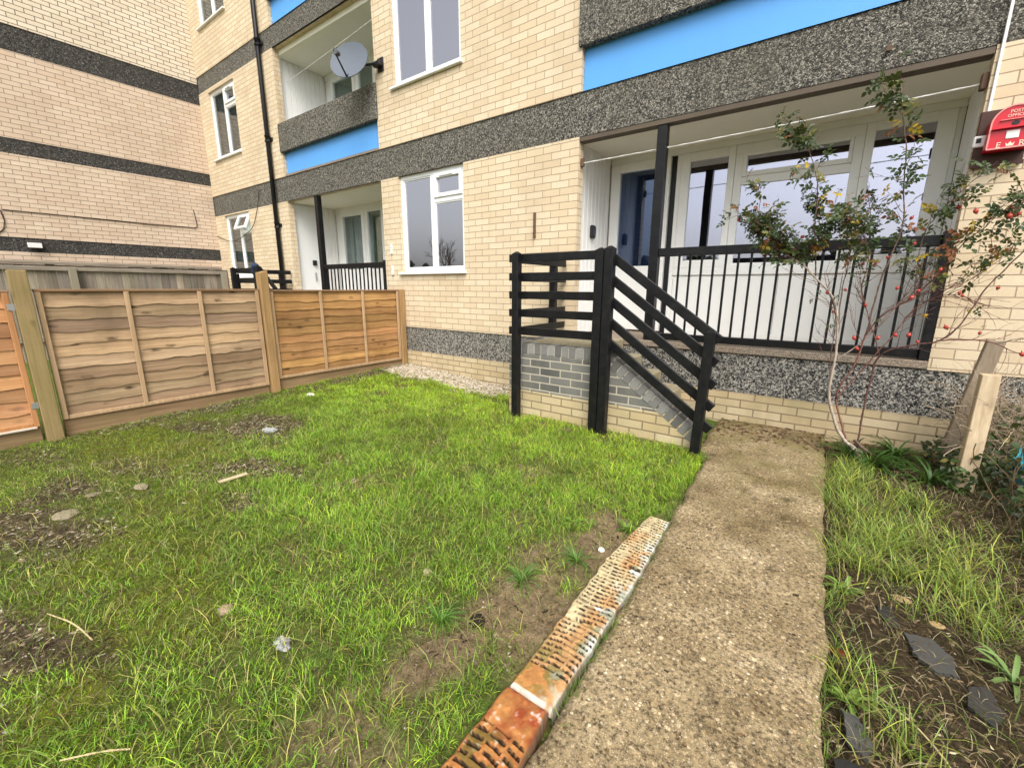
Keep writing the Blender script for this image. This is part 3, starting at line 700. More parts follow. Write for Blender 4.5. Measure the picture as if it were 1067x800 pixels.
def bay(b, zf, zs, kind, tree=False):
    x0, x1 = b; po = []
    bal = []
    cl = MB(); xl, xr = x0-.075, x1+.05
    ys0 = YF+.117
    if kind == 'B0':
        d = MB(); d.bbox(xl-.03, xl+.012, ys0+.03, ys0+.52, zf+.02, zs-.03, .004); dr = d.build('side_door', M['upvc'], bld)
        h = MB(); h.bbox(xl+.013, xl+.045, ys0+.30, ys0+.38, zf+.96, zf+1.06, .006); h.build('letter_box', M['black_plastic'], dr)
        h = MB(); h.bbox(xl+.013, xl+.03, ys0+.33, ys0+.36, zf+.66, zf+.82, .004); h.build('handle', M['steel'], dr)
        ys0 += .55
    boards(cl, 'y', ys0, YR, zf, zs, xl-.02, .02)
    c2 = MB(); boards(c2, 'y', YF+.117, YR, zf, zs, xr, .02)
    cl.box(xl-.06, xl-.021, YF+.115, YR+.1, zf, zs); c2.box(xr+.021, xr+.06, YF+.115, YR+.1, zf, zs)
    cl.build('side_cladding', M['clad'], bld); c2.build('side_cladding', M['clad'], bld)
    s = MB(); s.box(xl-.05, xr+.05, YF+.113, YR+.2, zs, zs+.08); s.build('balcony_soffit', M['soffit'], bld)
    s = MB(); s.box(xl-.05, xr+.05, YF+.02, YR+.2, zf-.05, zf); s.build('balcony_floor', M['concrete'], bld)
    s = MB(); s.box(xl-.3, xr+.3, YR+.55, YR+.6, zf-.1, zs+.1); s.build('dark_room_backing', M['dark'], bld)  # added dark sheet: shade of the room behind the balcony windows
    fr = MB(); P = []; y0 = YR
    def V(a, c, z0, z1, off=0, d=.06): fr.bbox(a, c, y0+off, y0+d, z0, z1, .004)
    def pane(a, c, z0, z1, g): P.append((a, c, z0, z1, g))
    def frame(a, c, z0, z1, ga, gc, gz0, gz1, off, g):
        V(a, ga, z0, z1, off); V(gc, c, z0, z1, off); V(ga, gc, gz1, z1, off+.001); V(ga, gc, z0, gz0, off+.001); pane(ga-.005, gc+.005, gz0-.005, gz1+.005, g)
    dz = zs-2.80
    if kind == 'A':
        V(xl, xr, 2.735+dz, zs, .0)                       # head
        V(xl, -2.43, zf, 2.733+dz, .012)
        frame(-2.427, -1.70, zf+.02, 2.733+dz, -2.31, -1.80, 1.52+dz, 2.63+dz, -.012, 'glass_door')
        V(-1.632, -1.582, zf, 2.733+dz, .006)
        frame(-1.58, -1.022, 1.485, 2.733, -1.485, -1.09, 1.57, 2.64, -.006, 'glass_rear')
        V(-1.02, .058, 2.64, 2.733, 0); V(-1.02, -.945, 1.485, 2.64, .0); V(-.02, .058, 1.485, 2.64, .0)
        frame(-.944, -.021, 2.41, 2.639, -.905, -.05, 2.455, 2.61, -.014, 'glass_rear')
        V(-.945, -.02, 2.33, 2.409, .001); V(-.945, -.02, 1.485, 1.525, .001); pane(-.95, -.015, 1.52, 2.335, 'glass_rear')
        frame(.06, .66, 1.485, 2.733, .13, .54, 1.57, 2.655, -.006, 'glass_rear')
        V(.662, xr, zf, 2.733, .012)
        V(-1.58, .66, 1.40, 1.484, -.01)                  # cill rail
        for a, c in ((-1.58,-1.03),(-1.025,-.49),(-.485,.055),(.06,.66)): V(a, c, zf+.06, 1.399, .012)
        V(-1.58, .66, zf, zf+.059, .002)
        tv = MB(); tv.bbox(-.66, -.30, y0-.02, y0-.001, 2.655, 2.68, .003)
    else:
        V(xl, xr, 2.70+dz, zs, 0); V(xl, -8.34, zf, 2.70+dz, .012)
        frame(-8.338, -7.535, zf+.02, 2.698+dz, -8.23, -7.62, 1.60+dz, 2.625+dz, -.012, 'glass_green')
        frame(-7.53, -6.93, zf+.02, 2.698+dz, -7.43, -7.02, 1.60+dz, 2.66+dz, -.006, 'glass_green')
        frame(-6.925, xr, zf+.02, 2.698+dz, -6.83, -5.8, 1.60+dz, 2.66+dz, -.006, 'glass_green')
        tv = MB(); tv.bbox(-7.585, -7.56, y0-.045, y0-.013, zf+.85, zf+1.0, .004)
    wo = fr.build('balcony_window', M['upvc_cream'], bld)
    tv.build('trickle_vent' if kind == 'A' else 'handle', M['upvc'], wo)
    for a, c, z0, z1, g in P:
        p = MB(); p.box(a, c, y0+.022, y0+.028, z0, z1); p.build('pane', M[g], wo)
    if kind == 'A':
        bl = MB()
        for i in range(8):
            a = -2.34+.565*i/8; bl.box(a, a+.066, y0+.075, y0+.08, 1.4, 2.7)
        bl.box(-2.36, -1.76, y0+.10, y0+.105, 1.4, 2.7); bl.build('navy_blind', M['navy_blind'], wo)
        gp = MB(); gp.box(-1.697, -1.636, y0+.03, y0+.05, zf, 2.733); gp.build('gap_shade_strip', M['black_plastic'], wo)  # black strip gives the gap beside the door its shade by colour
    else:
        V2 = []; F2 = []
        for i in range(101):
            xx = -8.3+2.6*i/100; V2 += [(xx, y0+.12+.02*math.sin(i*1.3), zf), (xx, y0+.12+.02*math.sin(i*1.3), zs)]
        for i in range(100): F2.append((2*i, 2*i+2, 2*i+3, 2*i+1))
        cu = MB(); cu.add(V2, F2); cu.build('curtain', M['green_curtain'], wo, smooth=True)
bay(BAYA, .705, 2.80, 'A'); bay(BAYB, .705, 2.80, 'B0'); bay(BAYB, 3.26, 5.21, 'B1'); bay(BAYA, 3.26, 5.21, 'A1' if False else 'A2') if False else None
# upper storey of the right bay and second floor bays: panels only up to the soffit line
def upper(b, z0):
    x0, x1 = b
    p = MB(); p.box(x0+.002, x1-.002, YF+.06, YF+.10, z0+.002, z0+.41); p.build('blue_panel', M['blue'], bld)
    p = MB(); p.bbox(x0-.03, x1+.02, YF-.03, YF+.06, z0+.40, z0+.87, .008); p.build('balcony_parapet', M['agg'], bld)
upper(BAYA, 3.22); upper(BAYB, 3.22); upper(BAYA, 5.61); upper(BAYB, 5.61)
for b, z0, z1 in ((BAYA, 3.26, 5.21), (BAYA, 5.65, 7.65), (BAYB, 5.65, 7.65)):
    s = MB(); s.box(b[0]-.1, b[1]+.1, YF+.113, YR+.2, z1, z1+.08); s.build('balcony_soffit', M['soffit'], bld)
    s = MB(); s.box(b[0]-.1, b[1]+.1, YF+.113, YR+.2, z0-.05, z0); s.build('balcony_floor', M['concrete'], bld)
    s = MB(); s.box(b[0]-.1, b[1]+.1, YR, YR+.1, z0, z1); s.build('balcony_rear_wall', M['upvc_cream'], bld)
    for q0, q1 in ((b[0]-.1, b[0]-.05), (b[1]+.05, b[1]+.1)):
        s = MB(); s.box(q0, q1, YF+.115, YR, z0, z1); s.build('side_cladding', M['clad'], bld)
s = MB(); s.bbox(BAYA[0]+.002, BAYA[1]-.002, YF+.004, YF+.11, 2.752, 2.799, .003); s.build('timber_strip', M['brown'], bld)
s = MB(); s.bbox(BAYA[0]+.002, BAYA[1]-.002, YF-.004, YF+.10, .657, .72, .006); s.build('floor_edge', M['concrete'], bld)

# wing -------------------------------------------------------------
wing = empty('apartment_wing', 'windowless buff brick side wing with three dark bands, meeting the block at left', 'building', (BX0-.5, 0, 0))
WY = -.75
wops = [(WY, YF, a, b, .03) for a, b in ((1.83, 2.075), (3.45, 3.70), (5.08, 5.485), (7.6, 8.0))]
mb = MB(); wall_grid(mb, WY, YF, -.1, 5.485, wops, lambda u, z, d: (BX0-d, u, z), 0)
mb.box(BX0-5, BX0-.4, WY+.01, YF+7, -.1, BZ1-.01); mb.add([(BX0-5,WY,-.1),(BX0,WY,-.1),(BX0,WY,5.485),(BX0-5,WY,5.485)], [(0,1,2,3)]); mb.build('brick_wall', M['brick_wing'], wing)
mb = MB(); wall_grid(mb, WY, YF, 5.485, BZ1, wops[3:], lambda u, z, d: (BX0-d, u, z), 0); mb.add([(BX0-5,WY,5.485),(BX0,WY,5.485),(BX0,WY,BZ1),(BX0-5,WY,BZ1)], [(0,1,2,3)]); mb.build('upper_brick_wall', M['brick_wing_upper'], wing)
for o in wops:
    mb = MB(); mb.box(BX0-.2, BX0-.012, WY+.002, YF+.25, o[2]+.002, o[3]-.002); mb.build('concrete_band', M['agg_wing'], wing)
mb = MB(); mb.box(BX0-5.1, BX0+.05, WY-.05, YF+7.2, BZ1, BZ1+.3); mb.build('roof', M['agg_wing'], wing)

# ------------------------------------------------------------------ staircase
st = empty('staircase', 'short brick staircase with blue grey brick side wall, beside the path', 'stairs', (-1.6, YS, 0))
w0, w1 = -2.56, -.725
mb = MB(); mb.prism([(w0,-.1),(w1,-.1),(w1,.10),(-.80,.16),(-.94,.25),(w0,.25)], 1, YS, YS+.11); mb.box(w0, w0+.11, YS+.11, YF, -.1, .25); mb.build('lower_side_wall', M['stair_brick'], st)
mb = MB(); mb.prism([(w0,.2505),(-.945,.2505),(-1.49,.615),(w0,.615)], 1, YS+.001, YS+.109); mb.box(w0+.001, w0+.11, YS+.11, YF, .2505, .615); mb.build('side_wall', M['blue_brick'], st)
# coping of upright bricks, individually laid
cb = MB(); mo = MB()
def cop_col():
    g = random.uniform(.13, .34); return (g*1.0, g*.985, g*.92)
x = w0
while x < -1.50:
    cb.cur = cop_col(); cb.bbox(x+.004, x+.071, YS-.003, YS+.112, .618, .72, .005, .0015); x += .075
mo.box(w0+.004, -1.49, YS+.003, YS+.107, .612, .712)
sl = Vector((.765, 0, -.555)).normalized(); nrm = Vector((-sl.z*-1 if False else .555, 0, .765)).normalized()
start = Vector((-1.485, 0, .70)); Ltot = (Vector((-.73,0,.155))-start).length; s_ = 0.
while s_ < Ltot-.03:
    cb.cur = cop_col(); m0 = MB(); m0.bbox(.004, .071, YS-.003, YS+.112, -.105, 0, .005, .0015)
    base = start+sl*s_
    cb.add([tuple(base+sl*v[0]+nrm*v[2]+Vector((0, v[1], 0))) for v in m0.v], m0.f); s_ += .075
m0 = MB(); m0.box(-.01, Ltot-.01, YS+.003, YS+.107, -.10, -.008); mo.add([tuple(start+sl*v[0]+nrm*v[2]+Vector((0, v[1], 0))) for v in m0.v], m0.f)
y = YS+.113
while y < YF-.05:
    cb.cur = cop_col(); cb.bbox(w0-.003, w0+.112, y+.004, y+.071, .618, .72, .005, .0015); y += .075
mo.box(w0+.003, w0+.107, YS+.107, YF, .612, .712)
cb.build('coping', attr_mat('coping_brick', .8, 70., .6, .5), st, colors=True)
mo.build('coping_mortar', plain('pale_mortar', (.44,.41,.35), .95, .1), st)
mb = MB(); mb.bbox(w0+.113, -1.752, YS+.113, YF+.05, .30, .716, .008); mb.build('landing', M['paving'], st)
for k in range(4):
    zt = .716-.144*(k+1); xa = -1.75+.215*k
    mb = MB(); mb.bbox(xa, xa+.215+(.002 if k < 3 else 0), YS+.113, YF-.003, -.05-.001*k, zt, .012, .002); mb.build('step', M['paving'], st)
st2 = copy_tree(st); st2.location.x -= 6.05; st2['label'] = "neighbour's brick staircase hidden behind the wooden fence panels"

# stair railing -----------------------------------------------------
rl = empty('stair_railing', 'black painted timber railing with sloping handrails on the near staircase', 'railing', (-1.6, 3.4, 0))
def post(x0, x1, y0, y1, z1, z0=-.06, cut=.02):
    m = MB(); cx, cy = (x0+x1)/2, (y0+y1)/2
    m.bbox(x0, x1, y0, y1, z0, z1-cut, .004)
    m.add([(x0+.002,y0+.002,z1-cut),(x1-.002,y0+.002,z1-cut),(x1-.002,y1-.002,z1-cut),(x0+.002,y1-.002,z1-cut),(cx-.012,cy,z1),(cx+.012,cy,z1)],
          [(0,1,5,4),(1,2,5),(2,3,4,5),(3,0,4)])
    return m
post(-2.445,-2.375,3.345,3.415,1.575).build('post', M['black'], rl)
post(-1.605,-1.53,3.345,3.417,1.57).build('post', M['black'], rl)
post(-1.520,-1.445,3.338,3.412,1.58).build('post', M['black'], rl)
m = post(-.725,-.655,3.345,3.415,.96); m.v = [(v[0]+.03*(v[2]-.4), v[1], v[2]) for v in m.v]; m.build('post', M['black'], rl)
post(-2.565,-2.495,4.22,4.29,1.52, .72, .003).build('post', M['black'], rl)
post(-2.49,-2.45,3.452,3.49,1.47, .80, .003).build('post', M['black'], rl)
for k in range(5):
    zt = 1.555-.1695*k
    m = MB(); m.bbox(-2.53, -1.49, 3.418, 3.446, zt-.072, zt, .004, .0015); m.build('rail', M['black'], rl)
    m = MB(); m.bbox(-2.492, -2.464, 3.452, 4.42, zt-.078, zt-.006, .004, .0015); m.build('rail', M['black'], rl)
    # sloping rail
    a = Vector((-1.53, 0, 1.575-.174*k)); b = Vector((-.60, 0, .905-.172*k)); d = (b-a).normalized(); n_ = Vector((-d.z, 0, d.x)) if d.x > 0 else Vector((d.z,0,-d.x))
    L_ = (b-a).length; m0 = MB(); m0.bbox(0, L_, 3.419, 3.447, -.072, 0, .004, .0015)
    m = MB(); m.add([tuple(a+d*v[0]+n_*v[2]+Vector((0, v[1], 0))) for v in m0.v], m0.f); m.build('sloping_rail', M['black'], rl)
rl2 = copy_tree(rl); rl2.location.x -= 6.05; rl2['label'] = "neighbour's black stair railing, only its top seen above the wooden fence"

# balcony railings ---------------------------------------------------
def balcony_railing(x0, x1, xp, label, npitch):
    t = empty('balcony_railing', label, 'railing', ((x0+x1)/2, YF+.04, .7))
    m = MB(); m.bbox(xp-.045, xp+.045, YF+.012, YF+.10, .70 if xp > -3 else .705, 2.752 if xp > -3 else 2.80, .004); m.build('support_post', M['black'], t)
    m = MB(); m.bbox(x1-.062, x1-.003, YF-.002, YF+.075, .66+.062, 1.66, .004); m.build('end_post', M['black'], t)
    m = MB(); m.bbox(xp+.046, x1-.064, YF+.025, YF+.075, 1.555, 1.635, .005); m.build('top_rail', M['black'], t)
    m = MB(); m.bbox(xp+.046, x1-.064, YF+.02, YF+.07, .735, .80, .005); m.build('bottom_rail', M['black'], t)
    x = xp+.145; first = None
    while x < x1-.08:
        m = MB(); m.box(x-.009, x+.009, YF+.036, YF+.054, .80, 1.555)
        m.build('baluster', M['black'], t); x += npitch
    return t
balcony_railing(-1.5, BAYA[1], -1.5, 'black balcony railing with slim balusters and tall post, right of the stairs', .1045)
balcony_railing(-7.5, BAYB[1], -7.5, "neighbour's black balcony railing and tall post above the wooden fence", .1045)
# black end pillar face in front of brick at the right end
# wire airer hooked on the rail
t = empty('clothes_airer', 'white wire clothes airer hooked behind the balcony rail by the rose bush', 'clothes airer', (.3, YF+.3, 1.5))
for k in range(6):
    m = MB(); m.tube([(.0, YF+.10+.055*k, 1.54-.035*k), (.57, YF+.10+.055*k, 1.54-.035*k)], .0035, 5); m.build('wire', M['white'], t)
for q_ in ([(.0, YF+.09, 1.55), (.0, YF+.40, 1.35)], [(.57, YF+.09, 1.55), (.57, YF+.40, 1.35)], [(.572, YF+.13, 1.53), (.555, YF+.14, .75)]):
    m = MB(); m.tube(q_, .0065, 6); m.build('frame_bar', M['white'], t)

# ------------------------------------------------------------------ small wall things
def washing_line(a, b, sag, r, label):
    m = MB(); pts = []
    for i in range(21):
        u = i/20; p = Vector(a).lerp(Vector(b), u); p.z -= sag*4*u*(1-u); pts.append(p)
    m.tube(pts, r, 5); return tag(m.build('washing_line', M['white'], None), label, 'washing line')
washing_line((-2.36, YF+.06, 2.555), (.65, YF+.06, 2.60), .012, .006, 'thin white washing line stretched below the near balcony ceiling')
washing_line((-8.48, YF+.25, 4.86), (-5.70, YF+.12, 4.98), .01, .006, 'thin white washing line across the upstairs balcony behind the dish')
m = MB(); m.bbox(-2.372, -2.335, YF+.04, YF+.08, 2.52, 2.60, .004); tag(m.build('line_hook', M['rust'], None), 'rusty hook holding the washing line above the near front door', 'hook')
m = MB(); m.bbox(.62, .653, YF+.03, YF+.09, 2.56, 2.66, .004); tag(m.build('line_hook', M['rust'], None), 'rusty hook holding the washing line beside the red post box', 'hook')
# key safe on side cladding
t = empty('key_safe', 'small black key safe fixed to the white balcony cladding', 'key safe', (-2.43, 4.98, 1.9))
m = MB(); m.bbox(-2.444, -2.405, 4.92, 5.02, 1.83, 1.98, .012); m.build('body', M['black_plastic'], t)
m = MB(); m.bbox(-2.4045, -2.398, 4.935, 5.005, 1.86, 1.95, .003); m.build('cover', plain('dark_grey_plastic', (.06,.06,.065), .5), t)
# iron spike on the brick
m = MB(); m.bbox(-2.925, -2.895, YF-.022, YF-.001, 1.82, 2.10, .004); m.cyl((-2.91, 0, 1.87), .011, 1, YF-.035, YF-.0225, 10); m.cyl((-2.91, 0, 1.95), .008, 1, YF-.03, YF-.0225, 10)
tag(m.build('iron_bracket', M['rust'], None), 'rusty iron bracket fixed upright to the brick wall above the stair railing', 'bracket')
for k, z in enumerate((1.81, 1.50)):
    t = empty('door_bell', ('upper' if k == 0 else 'lower')+' of two small white boxes on the brick pier left of the white window', 'door bell', (-5.5, YF, z), 'white boxes on the brick pier')
    m = MB(); m.bbox(-5.52, -5.478, YF-.025, YF-.001, z-.07, z+.07, .006); m.build('box', M['white'], t)
    m = MB(); m.cyl((-5.499, 0, z+.02), .008, 1, YF-.03, YF-.0255, 10); m.build('button', plain('grey_button', (.4,.4,.4)), t)
# drainpipe
t = empty('drainpipe', 'black drainpipe running down the brick pier beside the far balconies', 'drainpipe', (-8.78, YF-.06, 0))
m = MB(); m.cyl((-8.78, YF-.062, 0), .045, 2, .0, 10.3, 14); m.build('pipe', M['black_plastic'], t, smooth=True)
for z in (.9, 2.35, 3.85, 5.4, 7.0, 8.6):
    m = MB(); m.cyl((-8.78, YF-.062, 0), .056, 2, z, z+.10, 14); m.bbox(-8.86, -8.70, YF-.02, YF-.001, z+.02, z+.08, .004); m.build('collar', M['black_plastic'], t)
# white trunking and junction box
t = empty('cable_trunking', 'white cable trunking running down the brick edge to a small junction box', 'cable', (.64, YF-.01, 2.2))
m = MB(); m.bbox(.672, .688, YF-.016, YF-.001, 2.25, 5.2, .002); m.build('trunking', M['white'], t)
m = MB(); m.bbox(.632, .70, YF-.045, YF-.001, 2.18, 2.25, .005); m.build('junction_box', M['white'], t)
m = MB(); m.bbox(.645, .67, YF-.0455, YF-.044, 2.205, 2.235, .0003); m.build('box_opening', M['black_plastic'], t)
# drain spout hole in band
m = MB(); m.cyl((.10, 0, 2.93), .018, 1, YF-.015, YF+.02, 14); tag(m.build('overflow_pipe', M['rust'], None, smooth=False), 'short round overflow pipe poking out of the concrete band over the rose', 'pipe')

# red post box -------------------------------------------------------
pb = empty('post_box', 'red arched post box with EWR lettering on a dark wooden board', 'post box', (.79, YF, 2.1))
m = MB(); m.bbox(.645, .885, YF-.03, YF-.001, 2.055, 2.40, .004); m.build('backboard', M['backboard'], pb)
m = MB(); m.bbox(.640, .89, YF-.034, YF-.0305, 2.050, 2.075, .001); m.build('board_batten', M['backboard'], pb)
cx, hw, zb, zs_, ya, yb = .785, .098, 2.135, 2.285, 4.305, YF-.031
arc = [(cx-hw, zb), (cx+hw, zb), (cx+hw, zs_)]+[(cx+hw*math.cos(a), zs_+hw*1.0*math.sin(a)) for a in np.linspace(.12, math.pi-.12, 15)]+[(cx-hw, zs_)]
m = MB(); m.prism(arc, 1, ya, yb); m.build('body', M['red'], pb)
def strip(pts, w, y0, y1):
    m = MB(); n = len(pts); V = []; F = []
    for i, p in enumerate(pts):
        a = Vector(pts[max(i-1,0)]); b = Vector(pts[min(i+1,n-1)]); d = (b-a).normalized(); q = Vector((-d.y, d.x))*w
        for yy in (y0, y1): V += [(p[0]-q.x, yy, p[1]-q.y), (p[0]+q.x, yy, p[1]+q.y)]
    for i in range(n-1):
        o = i*4; F += [(o,o+1,o+5,o+4),(o+2,o+6,o+7,o+3),(o,o+4,o+6,o+2),(o+1,o+3,o+7,o+5)]
    F += [(0,2,3,1), ((n-1)*4, (n-1)*4+1, (n-1)*4+3, (n-1)*4+2)]
    m.add(V, F); return m
rim = [(cx-hw, zb+.004), (cx-hw, zs_)]+[(cx+hw*math.cos(a), zs_+hw*math.sin(a)) for a in np.linspace(math.pi-.12, .12, 15)]+[(cx+hw, zs_), (cx+hw, zb+.004)]
M['pink'] = plain('worn_red_edge', (.75,.28,.26), .5)
strip(rim, .004, ya-.006, ya-.0005).build('rim', M['pink'], pb)
m = MB(); m.bbox(cx-hw-.002, cx+hw+.002, ya-.008, ya-.0005, zb-.004, zb+.006, .002); m.build('bottom_edge', M['pink'], pb)
m = MB(); m.bbox(cx-hw+.006, cx+hw-.006, ya-.022, ya-.0005, 2.248, 2.256, .002); m.build('hood', M['red'], pb)
m = MB(); m.bbox(cx-.062, cx+.072, ya-.012, ya-.0005, 2.298, 2.303, .002); m.build('slot_lip', M['pink'], pb)
m = MB(); m.prism([(cx+.01+.018*math.cos(a), 2.279+.013*math.sin(a)) for a in np.linspace(0, 2*math.pi, 16)[:-1]], 1, ya-.003, ya-.0006); m.build('slot', M['black_plastic'], pb)
m = MB(); m.bbox(cx-.022, cx+.036, ya-.004, ya-.0005, 2.190, 2.236, .001); m.build('notice_plate', M['white'], pb)
m = MB(); m.bbox(cx-hw-.004, cx-hw+.006, ya+.03, ya+.075, 2.15, 2.175, .002); m.build('side_lock', M['pink'], pb)
def text(body, size, x, z, name, ext=.0008):
    cu = bpy.data.curves.new(name, 'FONT'); cu.body = body; cu.size = size; cu.align_x = 'CENTER'; cu.extrude = ext
    o = bpy.data.objects.new(name, cu); COL.objects.link(o)
    dg = bpy.context.evaluated_depsgraph_get(); me = bpy.data.meshes.new_from_object(o.evaluated_get(dg))
    bpy.data.objects.remove(o)
    me.transform(Matrix.Translation((x, ya-.0016, z)) @ Matrix.Rotation(R(90), 4, 'X')); me.materials.clear(); me.materials.append(M['lettering'])
    return link(name, me, pb)
text('E', .046, cx-.047, 2.142, 'lettering'); text('R', .046, cx+.055, 2.142, 'lettering')
text('POST', .024, cx+.005, 2.340, 'lettering'); text('OFFICE', .024, cx+.005, 2.316, 'lettering')
m = MB(); m.prism([(cx-.012,2.146),(cx+.020,2.146),(cx+.024,2.168),(cx+.014,2.157),(cx+.004,2.172),(cx-.006,2.157),(cx-.016,2.168)], 1, ya-.0022, ya-.0006); m.build('crown_emblem', M['lettering'], pb)

# satellite dish -----------------------------------------------------
dd = empty('satellite_dish', 'grey satellite dish on a wall arm beside the upstairs balcony', 'satellite dish', (-5.6, YF, 4.3))
c0 = Vector((-5.80, 4.12, 4.30)); fwd = Vector((.38, -.88, .28)).normalized(); rt = fwd.cross(Vector((0,0,1))).normalized()*-1; up = rt.cross(fwd)*-1
if up.z < 0: up = -up
def dish_mesh(r0, r1, depth, back):
    m = MB(); V = []; F = []; nr, na = 8, 40
    for i in range(nr+1):
        q = i/nr
        for k in range(na):
            a = 2*math.pi*k/na; V.append(c0+rt*(r0*q*math.cos(a))+up*(r1*q*math.sin(a))-fwd*(depth*(1-q*q)+back))
    for i in range(nr):
        for k in range(na): F.append((i*na+k, i*na+(k+1)%na, (i+1)*na+(k+1)%na, (i+1)*na+k))
    m.add(V, F); return m
dm = dish_mesh(.285, .255, .05, 0); d2 = dish_mesh(.285, .255, .05, .012)
o0 = len(dm.v); dm.add(d2.v, [f[::-1] for f in d2.f]); n0 = 8*40
dm.f += [(n0+k, n0+(k+1)%40, o0+n0+(k+1)%40, o0+n0+k) for k in range(40)]
dm.build('reflector', M['dish'], dd, smooth=False)
m = MB(); lowr = c0-up*.25-fwd*.01; lnb = c0+fwd*.28-up*.15
m.tube([c0-up*.14-fwd*.06, lowr+fwd*.02, lnb], .012, 8); m.build('feed_arm', M['black_plastic'], dd)
m = MB(); m.tube([lnb-up*.01-fwd*.01, lnb+up*.03, lnb+up*.045-fwd*.07], [.02,.035,.03], 12); m.build('receiver', plain('receiver_grey', (.10,.11,.12), .5), dd)
m = MB(); m.tube([c0-fwd*.06, c0-fwd*.12+rt*.05, (-5.55, 4.36, 4.27), (-5.52, YF-.02, 4.27)], .02, 8); m.bbox(-5.58, -5.46, YF-.02, YF-.001, 4.19, 4.36, .004); m.bbox(-5.60,-5.45,YF-.09,YF-.021,4.24,4.30,.006); m.build('bracket', M['black_plastic'], dd)

# cables and flood light on the walls ----------------------------------
def cat(pts, k=6):
    P = [Vector(p) for p in pts]; out = []
    for i in range(len(P)-1):
        p0, p1, p2, p3 = P[max(i-1,0)], P[i], P[i+1], P[min(i+2, len(P)-1)]
        for j in range(k):
            t = j/k; out.append(.5*((2*p1)+(p2-p0)*t+(2*p0-5*p1+4*p2-p3)*t*t+(3*p1-p0-3*p2+p3)*t**3))
    out.append(P[-1]); return out
m = MB(); xw = BX0+.012
m.tube([(xw,1.05,2.09),(xw,1.15,2.20),(xw,1.18,2.34),(xw,1.16,2.5),(xw,1.19,2.515),(xw,2.37,2.51),(xw,3.2,2.50),(xw,4.0,2.515),(xw,4.05,2.55),(xw,4.04,2.7),(xw,4.02,2.89)], .009, 6)
tag(m.build('wall_cable', M['cable'], None), 'brown cable pinned level along the brick side wing', 'cable')
m = MB(); m.tube(cat([(-9.42,YF-.012,3.12),(-9.47,YF-.012,3.03),(-9.62,YF-.02,2.72),(-9.85,YF-.03,2.45),(-10.3,YF-.04,2.29),(-10.8,YF-.04,2.22),(-11.2,YF-.03,2.27),(-11.66,YF-.012,2.38)]), .008, 6)
tag(m.build('hanging_cable', M['cable'], None), 'loose brown cable hanging in a curve across the far left window', 'cable')
t = empty('flood_light', 'small square flood light mounted on the dark band of the side wing', 'lamp', (BX0, 1.45, 1.98))
m = MB(); m.bbox(BX0+.01, BX0+.09, 1.37, 1.56, 1.90, 2.035, .012); m.build('housing', plain('bronze_plastic', (.05,.045,.04), .5), t)
m = MB(); m.bbox(BX0+.0905, BX0+.10, 1.375, 1.555, 1.905, 1.99, .004); m.build('lens', M['white'], t)

# ------------------------------------------------------------------ fences
FX = -5.30
def fence_panel(y0, y1, z0, z1, mat, bat, label, seed, grey):
    rr = random.Random(seed); t = empty('overlap_fence', label, 'fence panel', (FX, (y0+y1)/2, z0-.15), 'overlap fence panels')
    m = MB(); z = z0; n = 10; step = (z1-z0-.02)/n
    for k in range(n):
        tone = rr.uniform(.62, 1.15); m.cur = (tone, tone*rr.uniform(.95, 1.03), tone*rr.uniform(.9, 1.05))
        zb, zt = z0+k*step, z0+(k+1)*step+.028; V = []; F = []; ns = 30; ph = rr.uniform(0, 9); 
        wav = [rr.uniform(-.006, .006) for _ in range(ns+1)]; 
        for i in range(ns+1):
            y = y0+(y1-y0)*i/ns; wb = wav[i]*.8+.005*math.sin(i*.45+ph)+.004*math.sin(i*1.3+ph*2)
            V += [(FX+.011, y, zb+wb), (FX-.002, y, zt), (FX+.004, y, zb+wb-.001), (FX-.009, y, zt)]
        for i in range(ns):
            o = i*4; F += [(o,o+4,o+5,o+1),(o+2,o+3,o+7,o+6),(o,o+2,o+6,o+4),(o+1,o+5,o+7,o+3)]
        m.add(V, F)
    m.build('overlap_boards', mat, t, colors=True)
    m = MB(); m.bbox(FX-.02, FX+.032, y0-.004, y1+.004, z1, z1+.022, .003); m.build('cap_rail', M['cap'], t)
    w = y1-y0
    for k in range(4):
        yb = y0+w*k/3; m = MB(); a = min(max(yb-.019, y0), y1-.038); m.bbox(FX+.0175, FX+.036, a, a+.036, z0-.01, z1-.001, .003, .001); m.build('batten', bat, t)
    m = MB(); m.bbox(FX+.018, FX+.034, y0+.04, y1-.04, z0-.012, z0+.022, .003, .001); m.build('bottom_rail', bat, t)
    m = MB(); m.bbox(FX-.012, FX+.012, y0, y1, z0-.22, z0-.015, .004); m.build('gravel_board', M['gravelboard'], t)
    return t
fence_panel(2.46, 4.33, .17, 1.19, M['fence_tan'], M['batten'], 'tan overlap fence panel next to the building wall', 3, 0)
fence_panel(.60, 2.34, .12, 1.20, M['fence_grey'], M['batten'], 'weathered knotty greyish overlap fence panel between two tall posts', 4, 1)
fence_panel(-1.30, .46, .10, 1.19, M['fence_orange'], M['batten_orange'], 'bright orange overlap fence panel at the left edge of the lawn', 5, 0)
def fpost(y, x, z1, mat, label, w=.085, lean=0., slant=.0):
    m = MB(); m.bbox(x-w/2, x+w/2, y-w/2, y+w/2, -.15, z1, .005)
    m.v = [(v[0]+lean*v[2], v[1], v[2]+(slant*(v[1]-y) if v[2] > .5 else 0)) for v in m.v]
    return tag(m.build('fence_post', mat, None), label, 'fence post', 'posts of the overlap fence')
fpost(4.385, FX+.01, 1.215, M['post_tan'], 'short tan fence post touching the building wall', .09)
fpost(2.40, FX+.02, 1.415, M['post_tan'], 'tan fence post rising above the panels, beside the tan panel', .095, .0, .25)
fpost(.53, FX+.02, 1.37, M['post_green'], 'greenish fence post between the orange and the weathered panel', .105)
